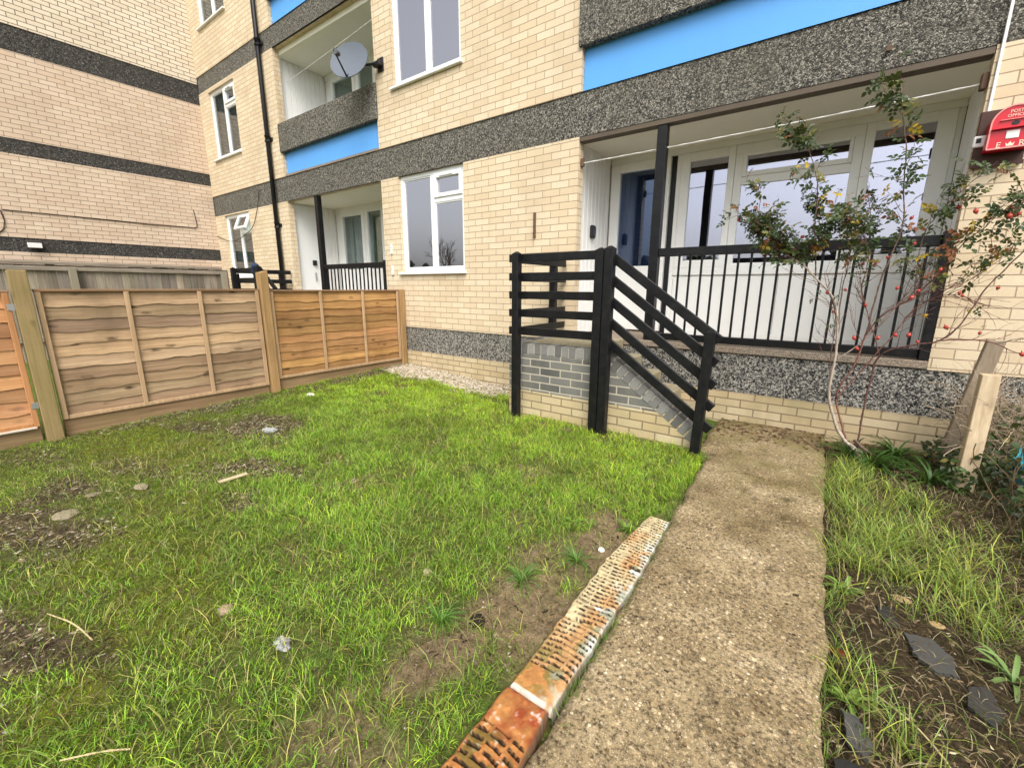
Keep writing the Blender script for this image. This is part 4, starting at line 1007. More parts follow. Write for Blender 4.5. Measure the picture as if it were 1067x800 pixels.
for y_, z_, q_ in ((.455,1.08,'upper'),(.455,.27,'lower')):
    m = MB(); m.bbox(FX+.037, FX+.042, y_-.02, y_+.022, z_-.025, z_+.025, .001); tag(m.build('fence_clip', M['steel'], None), q_+' bright metal clip fixing the orange panel to the greenish post', 'clip')
m = MB(); m.bbox(FX+.02, FX+.05, -1.3, .44, .075, .092, .003); tag(m.build('timber_strip', plain('white_strip', (.62,.55,.46), .7), None), 'pale timber strip lying under the orange fence panel', 'timber')
# blue cloth tied to the neighbour's post
m = MB(); m.blob((-7.62, 3.38, 1.56), .075, 5, 1, (1,.8,1)); m.blob((-7.66, 3.37, 1.49), .05, 8, 1, (.8,.8,1.3)); tag(m.build('blue_bag', plain('navy_plastic', (.012,.03,.075), .4), None), "crumpled navy bag on the neighbour's railing post behind the fence", 'bag')

# old close-board fence behind
of = empty('old_fence', 'old grey close board fence standing behind the overlap fence', 'fence', (-10.9, 1, 0))
m = MB(); y = -6.0; rr = random.Random(9)
while y < 4.13:
    tn = rr.uniform(.6, 1.15); m.cur = (tn, tn*rr.uniform(.95, 1.0), tn*rr.uniform(.88, 1.0)); m.bbox(-10.92+rr.uniform(-.004,.004), -10.90, y, y+.118, -.1, 1.60+rr.uniform(-.006,.006), .003); y += .122
m.build('boards', M['old_wood'], of, colors=True)
m = MB(); m.bbox(-10.94, -10.855, -6, 4.12, 1.606, 1.65, .005); m.bbox(-10.897, -10.85, -6, 4.12, 1.50, 1.57, .006); m.bbox(-10.897, -10.85, -6, 4.12, .3, .38, .006); m.build('rail', M['old_rail'], of)
for y in (-1.6, 1.75, 4.12):
    m = MB(); m.bbox(-10.85, -10.76, y-.05, y+.05, -.1, 1.56, .005); m.build('post', plain('old_post', (.26,.23,.17), .9), of)

# two old wooden posts by the rose
def lean_post(b, t_, w, d, mat, label, top):
    m = MB(); m.bbox(-w/2, w/2, -d/2, d/2, 0, 1, .004, .003)
    b, t_ = Vector(b), Vector(t_); m.v = [tuple(b.lerp(t_, v[2])+Vector((v[0], v[1], 0))) for v in m.v]
    return tag(m.build('wooden_post', mat, None), label, 'post')
lean_post((.835,3.74,-.06), (.855,3.84,.74), .085, .07, M['pale_post'], 'pale sawn wooden post standing upright in the right bed', 0)
lean_post((.80,4.22,-.05), (.895,4.08,.93), .085, .06, M['grey_post'], 'greyer wooden post leaning behind the pale upright post', 0)

# ------------------------------------------------------------------ edging blocks
def edging(y0, y1, xl0, xr0, xl1, xr1, style, label, seed):
    nu, nv = 72, int((y1-y0)/.0027)
    u, v = np.meshgrid(np.linspace(0, 1, nu), np.linspace(0, 1, nv)); Y_ = y0+(y1-y0)*v
    X_ = (xl0*(1-v)+xl1*v)*(1-u)+(xr0*(1-v)+xr1*v)*u; width = abs(xr0-xl0)
    h = fbm(X_, Y_, 20., seed, 4); h2 = fbm(X_, Y_, 7., seed+3, 4); h3 = fbm(X_, Y_, 55., seed+5, 3)
    pitch = .0245 if style != 'rust' else .026; yw = Y_+.006*np.sin(u*5+seed)+(h-.5)*.006; row = np.floor(yw/pitch); fy = yw/pitch-row
    uu = u*2.75+.22*(row % 2)+.14*np.sin(row*2.3); fu = uu-np.floor(uu)
    slot = np.clip((.17-np.abs(fy-.5))/.05, 0, 1)*np.clip((.41-np.abs(fu-.5))/.025, 0, 1)*(u > .07)*(u < .95)
    if style == 'smooth_end': slot = slot*(v > .30)
    if style == 'rust': slot = slot*np.where(v < .66, 1., 0.)
    slot = slot*np.clip((h2-.22)*9, .0, 1)
    edgew = np.clip(np.minimum(np.minimum(u*width, (1-u)*width), np.minimum(v, 1-v)*(y1-y0))/.014, 0, 1)
    Z_ = .029+.006*(h2-.5)+.004*(h3-.5)-.022*slot-.012*(1-edgew)**2
    X_ = X_+(h-.5)*.02*(1-edgew); slot_shade = np.clip((.25-np.abs(fy-.5))/.06, 0, 1)*np.clip((.44-np.abs(fu-.5))/.025, 0, 1)*(slot.max(axis=1, keepdims=True) > .2)*(u > .06)*(u < .955)*np.clip((h2-.22)*9, 0, 1)  # slot shade put into the colour, wider than the cut so walls read dark
    cream = np.array([.66,.54,.31]); orange = np.array([.56,.25,.075]); white = np.array([.74,.74,.66]); dark = np.array([.03,.018,.011]); red = np.array([.30,.06,.02])
    t = np.clip((h2-.42)*4+(u-.5)*.3, 0, 1)
    if style == 'rust': col = lerp(np.broadcast_to(orange, (*u.shape, 3)), np.broadcast_to(red, (*u.shape, 3)), np.clip((h-.35)*3, 0, 1)); wt = np.clip((h3-.68)*5, 0, 1)*.6
    else:
        col = lerp(np.broadcast_to(cream, (*u.shape, 3)), np.broadcast_to(orange, (*u.shape, 3)), np.clip(t*.8-.1, 0, .75)); wt = np.clip((u-.74+(h-.5)*1.1)*4, 0, 1)*.95
        if style == 'smooth_end': col = lerp(col, np.broadcast_to(orange*.9, col.shape), (v < .30)*np.clip((.85-u)*4, 0, 1)*.9); wt = np.maximum(wt, (v < .035)*np.clip((h-.42)*8, 0, .75))
    col = lerp(col, np.broadcast_to(white, col.shape), wt); col = lerp(col, np.broadcast_to(np.array([.12,.15,.03]), col.shape), np.clip((h2-.60)*4, 0, .6)*(h > .5)); col = lerp(col, np.broadcast_to(dark, col.shape), np.clip(slot_shade, 0, 1)*.95)
    col = col*(.62+.62*h3)[..., None]*(.85+.3*h)[..., None]; grime = np.clip((np.abs(u-.5)-.455)/.03, 0, 1)*.75; col = lerp(col, np.broadcast_to(np.array([.10,.085,.05]), col.shape), grime)
    def pad(A, mode): return np.pad(A, 1, mode='edge')
    Xp, Yp, Zp = pad(X_, 0), pad(Y_, 0), pad(Z_, 0); Zp[0] = Zp[-1] = .0; Zp[:, 0] = Zp[:, -1] = -.04
    cp = np.stack([pad(col[..., i], 0) for i in range(3)], -1)
    idx = np.arange(Xp.size).reshape(Xp.shape); F = np.stack([idx[:-1,:-1], idx[:-1,1:], idx[1:,1:], idx[1:,:-1]], -1).reshape(-1, 4)
    o = link('edging_block', np_mesh('edging_block', np.stack([Xp, Yp, Zp], -1).reshape(-1, 3), F, None, M['attr'], cp.reshape(-1, 3), False))
    return tag(o, label, 'edging block', 'slotted blocks edging the path')
edging(1.696, 2.20, -.69, -.515, -.655, -.545, 'slot', 'slotted cream edging block farthest along the path, nearest the stairs', 3)
edging(1.272, 1.691, -.675, -.51, -.688, -.515, 'slot', 'slotted cream and orange edging block second from the stairs end', 6)
edging(.904, 1.268, -.665, -.505, -.674, -.511, 'smooth_end', 'slotted edging block with a smooth orange end and white mortar', 8)
edging(.52, .902, -.665, -.47, -.67, -.52, 'rust', 'dark rusty red edging block nearest the camera', 9)

# ------------------------------------------------------------------ rose bush
rose = empty('rose_bush', 'tall straggly rose bush with red hips in front of the balcony railing', 'bush', (.32, 4.0, 0))
fC = 448.0; RC = Matrix(((.80803738,-.1320037,.57415209),(.58911734,.1743576,-.78901216),(.00404474,.97579427,.21865312)))
CAMP = Vector((0, 0, 1.25))
def at(px, py, Y):           # a point measured on the photo, placed at its real depth Y
    d = RC @ Vector((px-533.5, -(py-400), -fC)); return CAMP+d*(Y/d.y)
stems = []      # (points, r0, r1, tone)
def stem(pts, y0, y1, r0, r1, tone, seed=0):
    n = len(pts); P = [at(p[0], p[1], y0+(y1-y0)*i/max(n-1,1)) for i, p in enumerate(pts)]
    stems.append((P, r0, r1, tone)); return P
base = (.34, 4.02, -.03)
grey, redb, brn, dkr = (1.5,1.45,1.4), (.75,.40,.36), (.62,.5,.45), (.5,.28,.28)
s1 = stem([(893,470),(877,455),(867,430),(864,405),(870,375),(873,340),(868,310),(850,290),(835,275),(815,262),(800,245)], 4.02, 3.75, .016, .004, grey)
s2 = stem([(893,468),(897,440),(906,400),(917,370),(953,359),(978,355),(1000,339),(1029,299),(1067,262)], 4.02, 3.85, .008, .004, dkr)
s2b = stem([(978,355),(1025,355),(1067,371)], 3.95, 3.9, .005, .0025, redb)
s3 = stem([(886,468),(871,415),(891,379),(902,350),(920,328),(953,308),(985,277),(993,252)], 4.02, 3.95, .009, .003, redb)
s4 = stem([(902,350),(915,300),(930,262),(941,233),(942,187),(944,155),(940,118),(938,90)], 4.0, 3.85, .007, .0025, brn)
s4b = stem([(940,120),(930,106),(919,90)], 3.87, 3.85, .003, .0015, brn)
s5 = stem([(850,290),(850,260),(849,233),(852,198),(846,166),(838,149),(828,137)], 3.88, 3.8, .006, .002, brn)
s6 = stem([(835,275),(818,252),(804,241),(789,230),(772,224)], 3.82, 3.75, .004, .0018, redb)
s6b = stem([(789,230),(792,204),(784,187)], 3.77, 3.75, .003, .0015, brn)
s7 = stem([(953,308),(957,270),(965,240),(985,215),(1005,197),(1014,188)], 3.95, 3.9, .004, .0016, brn)
s8 = stem([(985,277),(1005,252),(1022,240),(1045,220),(1067,203)], 3.95, 3.9, .004, .002, brn)
s9 = stem([(873,340),(878,300),(885,270),(890,240),(893,215)], 3.95, 3.8, .005, .002, brn)
s10 = stem([(864,405),(866,370),(871,330),(862,300)], 4.0, 3.85, .005, .002, brn)
s11 = stem([(871,415),(903,380),(930,350),(950,325),(975,310),(1000,308),(1030,320)], 4.0, 4.1, .006, .002, redb)
s12 = stem([(917,370),(905,330),(898,300),(905,270),(900,245)], 4.0, 3.9, .004, .0016, redb)
s13 = stem([(835,275),(845,255),(862,240),(885,232)], 3.82, 3.75, .004, .0016, redb)
s14 = stem([(870,375),(900,355),(935,318),(958,290)], 4.0, 4.1, .006, .002, (1.2,1.1,1.05))
s15 = stem([(953,308),(990,300),(1020,285),(1035,262)], 4.0, 4.0, .003, .0015, redb)
rr = random.Random(21); twigs = []
def grow(P, i, ln, r, lvl, bias=Vector((0,0,0))):
    p = Vector(P[i]); d = (Vector(P[min(i+1,len(P)-1)])-Vector(P[max(i-1,0)])).normalized()
    d = (d+Vector((rr.uniform(-1,1), rr.uniform(-.8,.5), rr.uniform(-.5,.9)))*.9+bias).normalized()
    pts = [p]; q = p
    for k in range(5):
        d = (d+Vector((rr.uniform(-.5,.5), rr.uniform(-.45,.35), rr.uniform(-.4,.45)))*.55).normalized(); q = q+d*ln/5; pts.append(q)
    if any(s.y > YF-.05 for s in pts): pts = [Vector((s.x, min(s.y, YF-.06), s.z)) for s in pts]
    tone = rr.choice([redb, brn, dkr, redb]); twigs.append((pts, r, r*.45, tone))
    if lvl > 0:
        for _ in range(rr.randint(1, 3)): grow(pts, rr.randint(1, 5), ln*rr.uniform(.45, .8), r*.6, lvl-1, bias)
    return pts
for S, cnt, ln in ((s1, 9, .22), (s3, 10, .25), (s4, 7, .16), (s5, 9, .15), (s6, 8, .14), (s6b, 3, .08), (s7, 5, .16), (s8, 7, .16), (s9, 8, .2), (s11, 10, .22), (s12, 7, .2), (s13, 8, .16), (s2, 6, .22), (s2b, 5, .18), (s14, 12, .24), (s15, 7, .2), (s10, 9, .18), (s11, 8, .3), (s3, 8, .3), (s12, 8, .25)):
    S2 = cat(S, 4); lo = int(len(S2)*.35)
    for _ in range(cnt): grow(S2, rr.randint(lo, len(S2)-1), ln*rr.uniform(.6, 1.2), .0024, 1)
# dense thorny knot at left
for _ in range(44): grow(cat(s1, 4), rr.randint(30, 40), .17*rr.uniform(.6, 1.3), .0022, 1, Vector((-.1, 0, -.05)))
m = MB()
for P, r0, r1, tone in stems:
    Q = cat(P, 5); n = len(Q); m.cur = tone
    Q = [q+Vector((rr.uniform(-.003,.003), 0, rr.uniform(-.003,.003))) for q in Q]
    m.tube(Q, [r0+(r1-r0)*i/(n-1) for i in range(n)], 7)
m.cur = grey; m.tube([base, (.32,3.99,.05), tuple(at(884,462,4.02))], [.035,.026,.017], 9)
m.cur = brn; m.tube([(.42,4.1,.0),(.36,4.03,.06),(.28,4.0,.14)], [.02,.02,.012], 8)
for P, r0, r1, tone in twigs:
    m.cur = tone; n = len(P); m.tube(P, [r0+(r1-r0)*i/(n-1) for i in range(n)], 4)
m.build('stem', M['bark'], rose, colors=True, smooth=True)
def leaflet(m, p, d, n, L_, W_):
    s = d.cross(n).normalized(); n2 = n
    V = [p, p+d*L_*.3+s*W_*.5+n2*W_*.10, p+d*L_*.62+s*W_*.42+n2*W_*.08, p+d*L_-n2*L_*.12, p+d*L_*.62-s*W_*.42+n2*W_*.08, p+d*L_*.3-s*W_*.5+n2*W_*.10, p+d*L_*.45-n2*W_*.05]
    m.add([tuple(v) for v in V], [(0,1,6),(1,2,6),(2,3,6),(3,4,6),(4,5,6),(5,0,6)])
def rose_leaf(m, p, d, size):
    d = d.normalized(); n = (Vector((rr.uniform(-.6,.6), rr.uniform(-.9,.1), rr.uniform(.2,1)))); n = (n-d*n.dot(d)).normalized(); s = d.cross(n)
    u = rr.random()
    if u < .80: g = rr.uniform(.6, 1.25); c = (.042*g+.008, .072*g+.010, .024*g)
    elif u < .90: c = (.20,.19,.05)
    elif u < .955: c = (.30,.10,.035)
    else: c = (.55,.38,.03)
    m.cur = c
    L_ = size; leaflet(m, p+d*L_*1.6, (d+n*-.15).normalized(), n, L_, L_*.68)
    for t in (.55, 1.2):
        for sg in (-1, 1): 
            if rr.random() < .9: leaflet(m, p+d*L_*t, (d*.45+s*sg*.9+n*rr.uniform(-.3,.2)).normalized(), (n+Vector((rr.uniform(-.3,.3),)*3)).normalized(), L_*.85, L_*.6)
m = MB()
def leafy(P, n, size, lo=0., hi=1., droop=-.1):
    Q = cat(P, 6)
    for _ in range(n):
        i = int((lo+(hi-lo)*rr.random())*(len(Q)-1)); d = Vector((rr.uniform(-1,1), rr.uniform(-.8,.6), rr.uniform(-.6,.8)+droop))
        rose_leaf(m, Q[i]+d.normalized()*.01, d, size*rr.uniform(.7, 1.25))
leafy(s4, 52, .040, .40, 1.); leafy(s4b, 16, .042, .3, 1.); leafy(s5, 75, .034, .1, 1.); leafy(s6, 28, .030, .2, 1.); leafy(s6b, 16, .030, .2, 1.)
leafy(s7, 26, .036, .35, 1.); leafy(s8, 40, .036, .2, 1.); leafy(s9, 34, .034, .5, 1.); leafy(s12, 24, .034, .6, 1.); leafy(s13, 38, .032, .1, 1.); leafy(s3, 22, .034, .75, 1.)
leafy(s2, 5, .02, .75, 1.); leafy(s15, 6, .02, .4, 1.)
zlim = 1.42
for P, r0, r1, tone in twigs:
    if P[-1].z > zlim and rr.random() < .8:
        for _ in range(rr.randint(1, 3)):
            d = Vector((rr.uniform(-1,1), rr.uniform(-.8,.6), rr.uniform(-.6,.7))); rose_leaf(m, P[rr.randint(2,5)], d, .033*rr.uniform(.7, 1.25))
    elif rr.random() < .14:
        d = Vector((rr.uniform(-1,1), rr.uniform(-.8,.6), rr.uniform(-.8,.3))); rose_leaf(m, P[rr.randint(3,5)], d, .017)
m.build('foliage', M['leaf'], rose, colors=True)
# hips
hipme = None
hp = [(904,223),(895,234),(899,275),(881,302),(862,305),(953,254),(980,281),(957,303),(1003,308),(986,341),(933,349),(947,349),(956,356),(950,310),(999,216),(1017,220),(950,227),(836,247),(864,224),(817,232),(829,262),(1065,369),(1021,347),(1062,223),(1052,225),(890,352),(893,363),(915,352),(935,300),(1000,305),(770,229),(876,258),(912,275),(868,325),(902,318),(925,268),(846,258),(1040,300)]
Ys_ = [3.86]*len(hp)
m = MB(); m.blob((0,0,0), 1., 3, 1, (1,1,1.15)); m.tube([(0,0,1.0),(0,0,1.9)], [.25,.15], 5); m.tube([(0,0,-1.0),(0,0,-1.35)], [.35,.5], 6)
first = m.build('rose_hip', M['hip'], rose, smooth=True); hme = first.data
for k, (px, py) in enumerate(hp):
    o = first if k == 0 else link('rose_hip', hme, rose)
    p = at(px, py, 3.86+rr.uniform(-.06, .06)); o.location = p; s = rr.uniform(.0085, .0130); o.scale = (s, s, s); o.rotation_euler = (rr.uniform(-.8,.8), rr.uniform(-.8,.8), 0)
m = MB()
for _ in range(11):
    d = Vector((rr.uniform(-1,1), rr.uniform(-1,.2), rr.uniform(-.4,1))).normalized(); leaflet(m, at(964,330,3.84), d, Vector((rr.uniform(-1,1),-1,.5)).normalized().cross(d).normalized(), .022, .02)
m.build('yellow_flower', plain('yellow_petal', (.75,.55,.08), .6), rose)

# ------------------------------------------------------------------ right margin plants
def tangle(name, label, cx, cy, rx, ry, z0, z1, n, tone, seed, r=.0025):
    q = random.Random(seed); t = empty(name, label, 'shrub', (cx, cy, 0)); m = MB()
    for _ in range(n):
        p = Vector((cx+q.uniform(-rx,rx), cy+q.uniform(-ry,ry), q.uniform(z0, z1)*.6)); d = Vector((q.uniform(-1,1), q.uniform(-.6,.4), q.uniform(.2,1.2))).normalized(); pts = [p]
        for k in range(9):
            d = (d+Vector((q.uniform(-1,1), q.uniform(-.8,.7), q.uniform(-.9,.7)))*.42).normalized(); p = p+d*q.uniform(.025,.06)
            if p.y > YF-.03: p.y = YF-.03
            if p.z > z1: d.z = -abs(d.z)
            pts.append(p.copy())
        g = q.uniform(.7, 1.3); m.cur = tuple(x*g for x in tone); m.tube(pts, [r*q.uniform(.6,1.1)]*len(pts), 4)
    m.build('stems', M['bark'], t, colors=True); return t
dt = tangle('dead_shrub', 'tangle of dry grey stems beside the pale wooden post', 1.12, 4.1, .24, .25, .25, .80, 330, (1.25,1.15,.95), 4, .0022)
iv = empty('ivy_bush', 'dark green ivy and bramble growing at the foot of the dead stems', 'bush', (1.1, 3.8, 0))
m = MB(); m2 = MB(); q = random.Random(8)
for _ in range(2600):
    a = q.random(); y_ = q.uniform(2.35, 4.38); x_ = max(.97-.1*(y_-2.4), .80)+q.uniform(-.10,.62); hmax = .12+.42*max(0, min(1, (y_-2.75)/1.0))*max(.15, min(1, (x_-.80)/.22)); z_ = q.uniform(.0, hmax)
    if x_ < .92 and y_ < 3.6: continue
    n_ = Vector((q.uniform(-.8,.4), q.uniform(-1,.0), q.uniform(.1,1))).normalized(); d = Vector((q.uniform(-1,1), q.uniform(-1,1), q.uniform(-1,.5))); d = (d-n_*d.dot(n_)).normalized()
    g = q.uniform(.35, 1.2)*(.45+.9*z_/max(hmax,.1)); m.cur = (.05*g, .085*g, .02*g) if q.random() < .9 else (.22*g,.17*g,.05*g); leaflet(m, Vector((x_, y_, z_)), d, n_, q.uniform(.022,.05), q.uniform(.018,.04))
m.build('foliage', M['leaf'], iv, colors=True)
for _ in range(140):
    p = Vector((1.0+q.uniform(-.1,.6), q.uniform(3.0,4.3), 0)); pts = [p.copy()]; d = Vector((q.uniform(-.4,.4), q.uniform(-.4,.4), 1)).normalized()
    for k in range(6): d = (d+Vector((q.uniform(-1,1), q.uniform(-1,1), q.uniform(-.7,.6)))*.4).normalized(); p = p+d*.07; p.y = min(p.y, YF-.04); pts.append(p.copy())
    m2.cur = (.6,.5,.32); m2.tube(pts, .0025, 4)
m2.build('stems', M['bark'], iv, colors=True)
# turquoise bag caught in the ivy
V = []; F = []; nu = 16
for i in range(nu+1):
    for j in range(nu+1):
        a, b = i/nu, j/nu; V.append((1.02+.24*a+.02*math.sin(b*9), 3.86+.05*math.sin(a*11+b*5)+.04*math.sin(b*17), .10+.20*b-.1*a*.3+.03*math.sin(a*14)))
for i in range(nu):
    for j in range(nu):
        if (i*7+j*3) % 11 != 0: F.append((i*(nu+1)+j, (i+1)*(nu+1)+j, (i+1)*(nu+1)+j+1, i*(nu+1)+j+1))
m = MB(); m.add(V, F); tag(m.build('plastic_bag', M['bag'], None), 'crumpled turquoise plastic bag caught in the ivy at right', 'bag')

def strap_plant(name, label, x, y, n, L0, L1, w, col, seed, spread=1., group=None):
    q = random.Random(seed); t = empty(name, label, 'plant', (x, y, 0), group); m = MB()
    for k in range(n):
        a = q.uniform(0, 6.283); d = Vector((math.cos(a), math.sin(a), 0)); s = Vector((-d.y, d.x, 0)); L_ = q.uniform(L0, L1); el = q.uniform(.5, 1.45); g = q.uniform(.65, 1.3); m.cur = tuple(c_*g for c_ in col)
        p = Vector((x, y, gzs(x, y)))+d*q.uniform(0, .02); V = []; ns = 6
        for i in range(ns+1):
            wd = w*(.6+.8*math.sin(math.pi*min(1, .25+.72*i/ns)))*.6*(1 if i < ns else .1); V += [p-s*wd, p+Vector((0,0,-.002)), p+s*wd]; p = p+(d*math.cos(el)*spread+Vector((0,0,math.sin(el))))*L_/ns; el -= q.uniform(.16, .42)
        m.add([tuple(v) for v in V], [f for i in range(ns) for f in ((i*3,i*3+1,i*3+4,i*3+3),(i*3+1,i*3+2,i*3+5,i*3+4))])
    m.build('leaves', M['leaf'], t, colors=True, smooth=True); return t
def gzs(x, y): return float(gz(np.array([x]), np.array([y]))[0])
strap_plant('strap_leaf_plant', 'single bright strap leaved plant in bare soil at the right edge', .655, 1.93, 14, .08, .15, .009, (.20,.33,.09), 2)
for k, (x_, y_, n_, lb) in enumerate([(.54,4.12,46,'largest dark green tuft under the rose, against the wall'),(.40,3.86,34,'dark green tuft directly below the rose stem'),(.68,3.72,28,'dark green tuft just left of the pale wooden post'),(.27,4.0,20,'small dark tuft at the corner of path and rose')]):
    strap_plant('leafy_tuft', lb, x_, y_, n_*2, .16, .28, .009, (.05,.12,.02), 20+k, 1., 'dark tufts below the rose')
for k, (x_, y_, lb, c_) in enumerate([(.205,1.52,'pale green weed rosette beside the path in the right bed',(.24,.36,.07)),(-.97,1.93,'broad leaved weed at the edge of the bare patch in the lawn',(.17,.33,.05)),(-.72,2.02,'small weed tuft in bare soil next to the farthest edging block',(.19,.33,.05)),(.21,2.14,'weed clump against the path edge in front of the long grass',(.20,.34,.06))]):
    strap_plant('weed', lb, x_, y_, 16, .05, .09, .010, c_, 40+k)
for k, (x_, y_, lb) in enumerate([(-.93,1.36,'grass clump alone in the middle of the bare patch by the edging'),(-.80,1.62,'small grass clump in the bare patch near the farthest blocks'),(-1.04,.98,'grass clump at the near end of the bare patch')]):
    strap_plant('grass_clump', lb, x_, y_, 60, .06, .13, .0022, (.14,.29,.04), 60+k)

# slates and rubble in the right bed
def slate(poly, z, th, g, label, seed, name='broken_slate', tilt=(.05,.03)):
    q = random.Random(seed); m = MB(); m.cur = tuple(g*.8*c_ for c_ in (1.03,1.02,.95)); fine = []
    for a, b in zip(poly, poly[1:]+poly[:1]):
        for k in range(6): t = k/6; fine.append((a[0]+(b[0]-a[0])*t+q.uniform(-.007,.007), a[1]+(b[1]-a[1])*t+q.uniform(-.007,.007)))
    c0_ = (sum(p[0] for p in fine)/len(fine), sum(p[1] for p in fine)/len(fine)); poly = [(c0_[0]+(p[0]-c0_[0])*.72, c0_[1]+(p[1]-c0_[1])*.80) for p in fine]; m.prism(poly, 2, z-.012, z-.006+th*.5)
    cx_ = sum(p[0] for p in poly)/len(poly); cy_ = sum(p[1] for p in poly)/len(poly)
    m.v = [(v[0], v[1], v[2]+tilt[0]*(v[0]-cx_)+tilt[1]*(v[1]-cy_)) for v in m.v]
    return tag(m.build(name, M['slate'], None, colors=True), label, 'slate', 'broken slates in the right bed')
slate([(.36,1.98),(.46,2.00),(.53,1.90),(.52,1.80),(.44,1.78),(.38,1.86)], .006, .012, .085, 'large grey broken slate lying in the middle of the right bed', 1)
slate([(.51,1.80),(.57,1.84),(.61,1.72),(.55,1.62),(.49,1.69)], .004, .010, .05, 'dark broken slate below the large grey slate', 2)
slate([(.175,1.47),(.225,1.46),(.275,1.36),(.25,1.30),(.19,1.33)], .006, .012, .10, 'grey broken slate close to the path edge by the weed', 3)
slate([(.155,1.28),(.235,1.30),(.29,1.20),(.22,1.10),(.16,1.14)], .008, .012, .022, 'black broken slate at the bottom corner by the path', 4)
slate([(.30,2.10),(.37,2.12),(.38,1.97),(.33,1.95)], .004, .008, .035, 'narrow dark slate piece above the large grey slate', 5)
slate([(.37,1.42),(.47,1.44),(.53,1.36),(.44,1.31)], .004, .02, .03, 'black crumpled slate piece among straw near the bottom edge', 6)

# stones, bits of rubbish on the lawn: each its own thing
def rock(x_, y_, r, sq, col, label, seed, name='stone', catg='stone'):
    m = MB(); m.cur = col; m.blob((x_, y_, gzs(x_, y_)+r*sq[2]*.5), r, seed, 2, sq); return tag(m.build(name, M['attr'], None, colors=True), label, catg)
rock(-3.42,.66,.045,(1.3,.8,.18),(.34,.29,.20),'flat pale stone on thin grass left of the lawn centre',1)
rock(-3.32,.30,.06,(1.2,.9,.14),(.34,.29,.20),'flat beige stone slab in the debris at the left edge',2)
rock(-3.50,.45,.035,(1,1.1,.15),(.31,.265,.185),'smaller beige slab behind the flat slab at the left edge',3)
rock(-.745,1.77,.016,(1,1,.8),(.85,.84,.8),'tiny white stone in bare soil next to the edging',4)
rock(-1.30,1.15,.022,(1,.8,.7),(.60,.52,.33),'small tan pebble lying in the middle of the grass',5)
rock(-1.78,.52,.028,(1.2,.9,.5),(.36,.27,.18),'brownish dead leaf clod in the lower left of the lawn',6,'dead_leaf','leaf')
rock(.135,1.97,.016,(1,1,.8),(.03,.045,.015),'round dark green moss ball on the path near its right edge',7,'moss_ball','moss')
rock(-.235,2.42,.012,(1,1,.8),(.02,.02,.02),'little black pebble on the path in front of the stairs',8)
rock(.19,1.74,.024,(1.2,.8,.35),(.20,.035,.015),'dark red fallen leaf beside the path',9,'fallen_leaf','leaf')
rock(.40,2.22,.026,(1.2,.9,.3),(.50,.36,.19),'tan fallen leaf lying in the right bed grass',10,'fallen_leaf','leaf')
rock(.50,2.13,.022,(1.1,.9,.3),(.52,.36,.18),'second tan fallen leaf, right of the other in the bed grass',11,'fallen_leaf','leaf')
rock(-.60,1.43,.03,(1,1,.5),(.02,.018,.016),'black lump of dirt sitting on the slotted edging',12,'dirt_lump','dirt')
rock(-.93,1.06,.03,(1,1,.7),(.025,.018,.012),'dark clod of earth beside the bare patch near the edging',13,'dirt_lump','dirt')
rock(-4.75,2.55,.05,(1.4,.8,.5),(.72,.70,.66),'white lump of mortar at the foot of the middle fence post',14)
def crumple(x_, y_, r, mat, label, seed, name):
    m = MB(); q = random.Random(seed); v, f = ICO[2]; z_ = gzs(x_, y_)
    m.add([(x_+p[0]*r*q.uniform(.5,1.3)*1.3, y_+p[1]*r*q.uniform(.5,1.3)*.8, z_+.01+p[2]*r*.35*q.uniform(.3,1.5)) for p in v], f); return tag(m.build(name, mat, None), label, 'litter')
crumple(-3.93,1.70,.06,M['clear_plastic'],'crumpled white plastic wrapper on the dark debris by the fence',3,'plastic_wrapper')
crumple(-1.43,.57,.030,M['clear_plastic'],'crushed silvery wrapper in the grass at lower left',4,'plastic_wrapper')
m = MB(); m.bbox(-3.07,-3.045,.97,1.14,.004,.016,.003,.002); tag(m.build('wood_stick', M['pale_post'], None), 'pale wooden stick lying on mossy ground near the left', 'stick')
for k, (a, b, lb) in enumerate([((-2.32,.10),(-1.98,.17),'long dry straw stalk across the soil patch at lower left'),((-1.50,.02),(-1.40,.14),'short pale stalk in the grass at the bottom left'),((.24,1.60),(.45,1.36),'dry bent stalk lying across dark soil in the right bed')]):
    m = MB(); p0 = Vector((a[0],a[1],gzs(*a)+.02)); p1 = Vector((b[0],b[1],gzs(*b)+.025)); mid = (p0+p1)/2+Vector((.02,.01,.015)); m.tube(cat([p0,mid,p1]), .0028, 5)
    tag(m.build('dry_stalk', plain('straw', (.55,.45,.24), .8), None), lb, 'stalk')

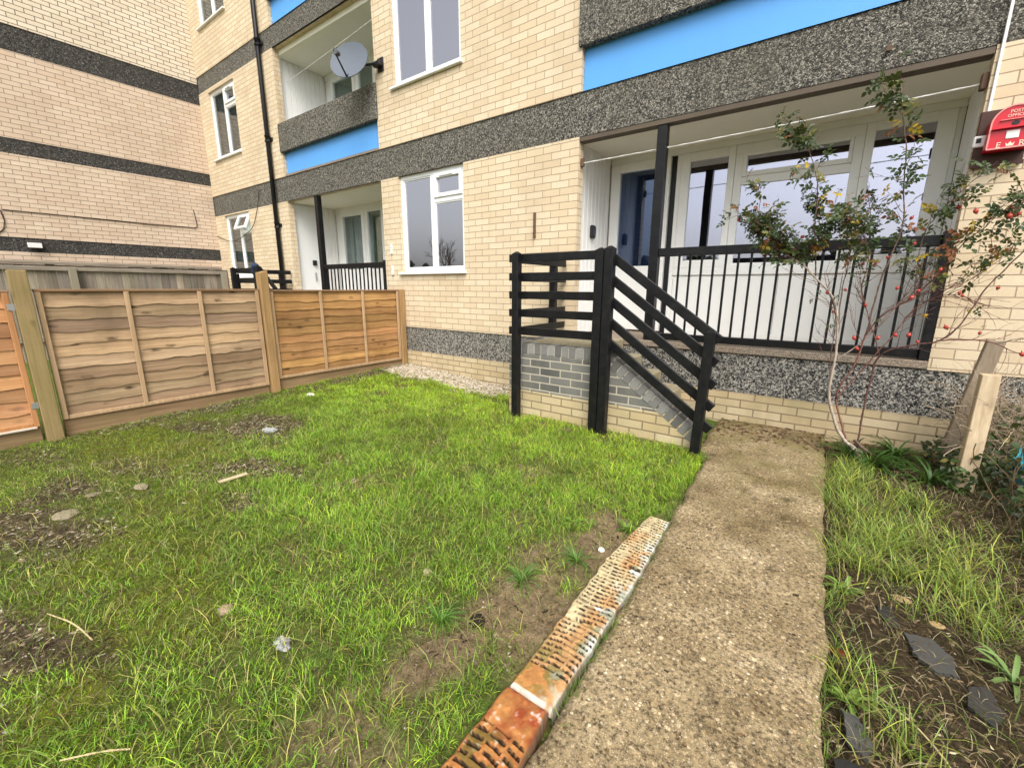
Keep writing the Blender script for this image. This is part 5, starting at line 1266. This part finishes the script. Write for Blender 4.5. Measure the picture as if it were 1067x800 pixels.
# ------------------------------------------------------------------ what the windows mirror: across the road
hd = empty('garden_hedge', 'long clipped hedge across the road, mirrored in the window glass', 'hedge', (-12, -13, 0))
m = MB(); q = random.Random(5)
for k in range(2600):
    x_ = q.uniform(-42, 14); z_ = abs(q.gauss(0, 1.2)); z_ = min(z_, 2.4+.5*math.sin(x_*.7)); y_ = -13+q.uniform(-.5,.5)
    g = q.uniform(.5,1.3); m.cur = (.035*g,.06*g,.02*g); m.blob((x_,y_,z_), q.uniform(.2,.4), k, 0)
m.build('foliage', M['leaf'], hd, colors=True)
tr = empty('bare_tree', 'bare rounded tree across the road, mirrored in the lower window', 'tree', (-23.4, -15, 0)); m = MB()
def branch(p, d, L_, r, lv):
    pts = [p]; 
    for k in range(4): d = (d+Vector((q.uniform(-1,1), q.uniform(-1,1), q.uniform(-.5,.7)))*.22).normalized(); p = p+d*L_/4; pts.append(p)
    m.cur = (.35,.3,.27); m.tube(pts, [r*(1-.12*k) for k in range(5)], 5)
    if lv:
        for _ in range(3 if lv > 1 else 4): branch(pts[q.randint(2,4)], (d+Vector((q.uniform(-1,1),q.uniform(-1,1),q.uniform(-.4,.6)))*.8).normalized(), L_*q.uniform(.6,.8), r*.55, lv-1)
branch(Vector((-23.4,-15,0)), Vector((0,0,1)), 2.0, .16, 5); m.build('trunk', M['bark'], tr, colors=True)
for k, (z0_, z1_) in enumerate(((9.2, 11.6), (9.7, 12.3), (8.2, 9.9))):
    m = MB(); pts = []
    for i in range(41):
        u = i/40; pts.append((-34+50*u, -6.0-.4*k-5*u, z0_+(z1_-z0_)*u-1.6*4*u*(1-u)*.5))
    m.tube(pts, .018, 5)
    tag(m.build('overhead_cable', M['black_plastic'], None), ['lowest','middle','topmost'][(1,2,0)[k]]+' of the overhead cables mirrored in the upstairs window', 'cable', 'overhead cables mirrored upstairs')

# ------------------------------------------------------------------ camera, light
cam = bpy.data.cameras.new('camera'); co = bpy.data.objects.new('camera', cam); COL.objects.link(co)
cam.sensor_fit = 'HORIZONTAL'; cam.sensor_width = 36; cam.lens = 448/1067*36; cam.clip_start = .02; cam.clip_end = 1000
co.matrix_world = Matrix.Translation(CAMP) @ RC.to_4x4(); scene.camera = co

EL, AZ = R(50), R(38)       # sun behind the camera, to the right
sd = Vector((math.sin(AZ)*math.cos(EL), -math.cos(AZ)*math.cos(EL), math.sin(EL)))
sun = bpy.data.lights.new('sun', 'SUN'); sun.energy = 2.2; sun.angle = R(35); sun.color = (1, .95, .87)
so = bpy.data.objects.new('sun', sun); COL.objects.link(so); so.rotation_euler = sd.to_track_quat('Z', 'Y').to_euler(); so.location = (0, -5, 12)
w = bpy.data.worlds.new('World'); scene.world = w; w.use_nodes = True; nt = w.node_tree; nt.nodes.clear()
sky = nt.nodes.new('ShaderNodeTexSky'); sky.sky_type = 'NISHITA'; sky.sun_disc = False; sky.sun_elevation = EL; sky.sun_rotation = math.atan2(sd.x, sd.y)
sky.dust_density = 4.; sky.air_density = 1.; sky.ozone_density = 1.
hs = nt.nodes.new('ShaderNodeHueSaturation'); hs.inputs['Saturation'].default_value = .28; hs.inputs['Value'].default_value = 1.9
bg = nt.nodes.new('ShaderNodeBackground'); bg.inputs['Strength'].default_value = .15
ou = nt.nodes.new('ShaderNodeOutputWorld')
nt.links.new(sky.outputs[0], hs.inputs['Color']); nt.links.new(hs.outputs[0], bg.inputs['Color']); nt.links.new(bg.outputs[0], ou.inputs['Surface'])
scene.view_settings.view_transform = 'Standard'; scene.view_settings.look = 'None'; scene.view_settings.exposure = 0; scene.view_settings.gamma = 1
scene.render.engine = 'CYCLES'; scene.cycles.max_bounces = 10; scene.cycles.diffuse_bounces = 7; scene.cycles.transparent_max_bounces = 12; scene.cycles.use_denoising = True
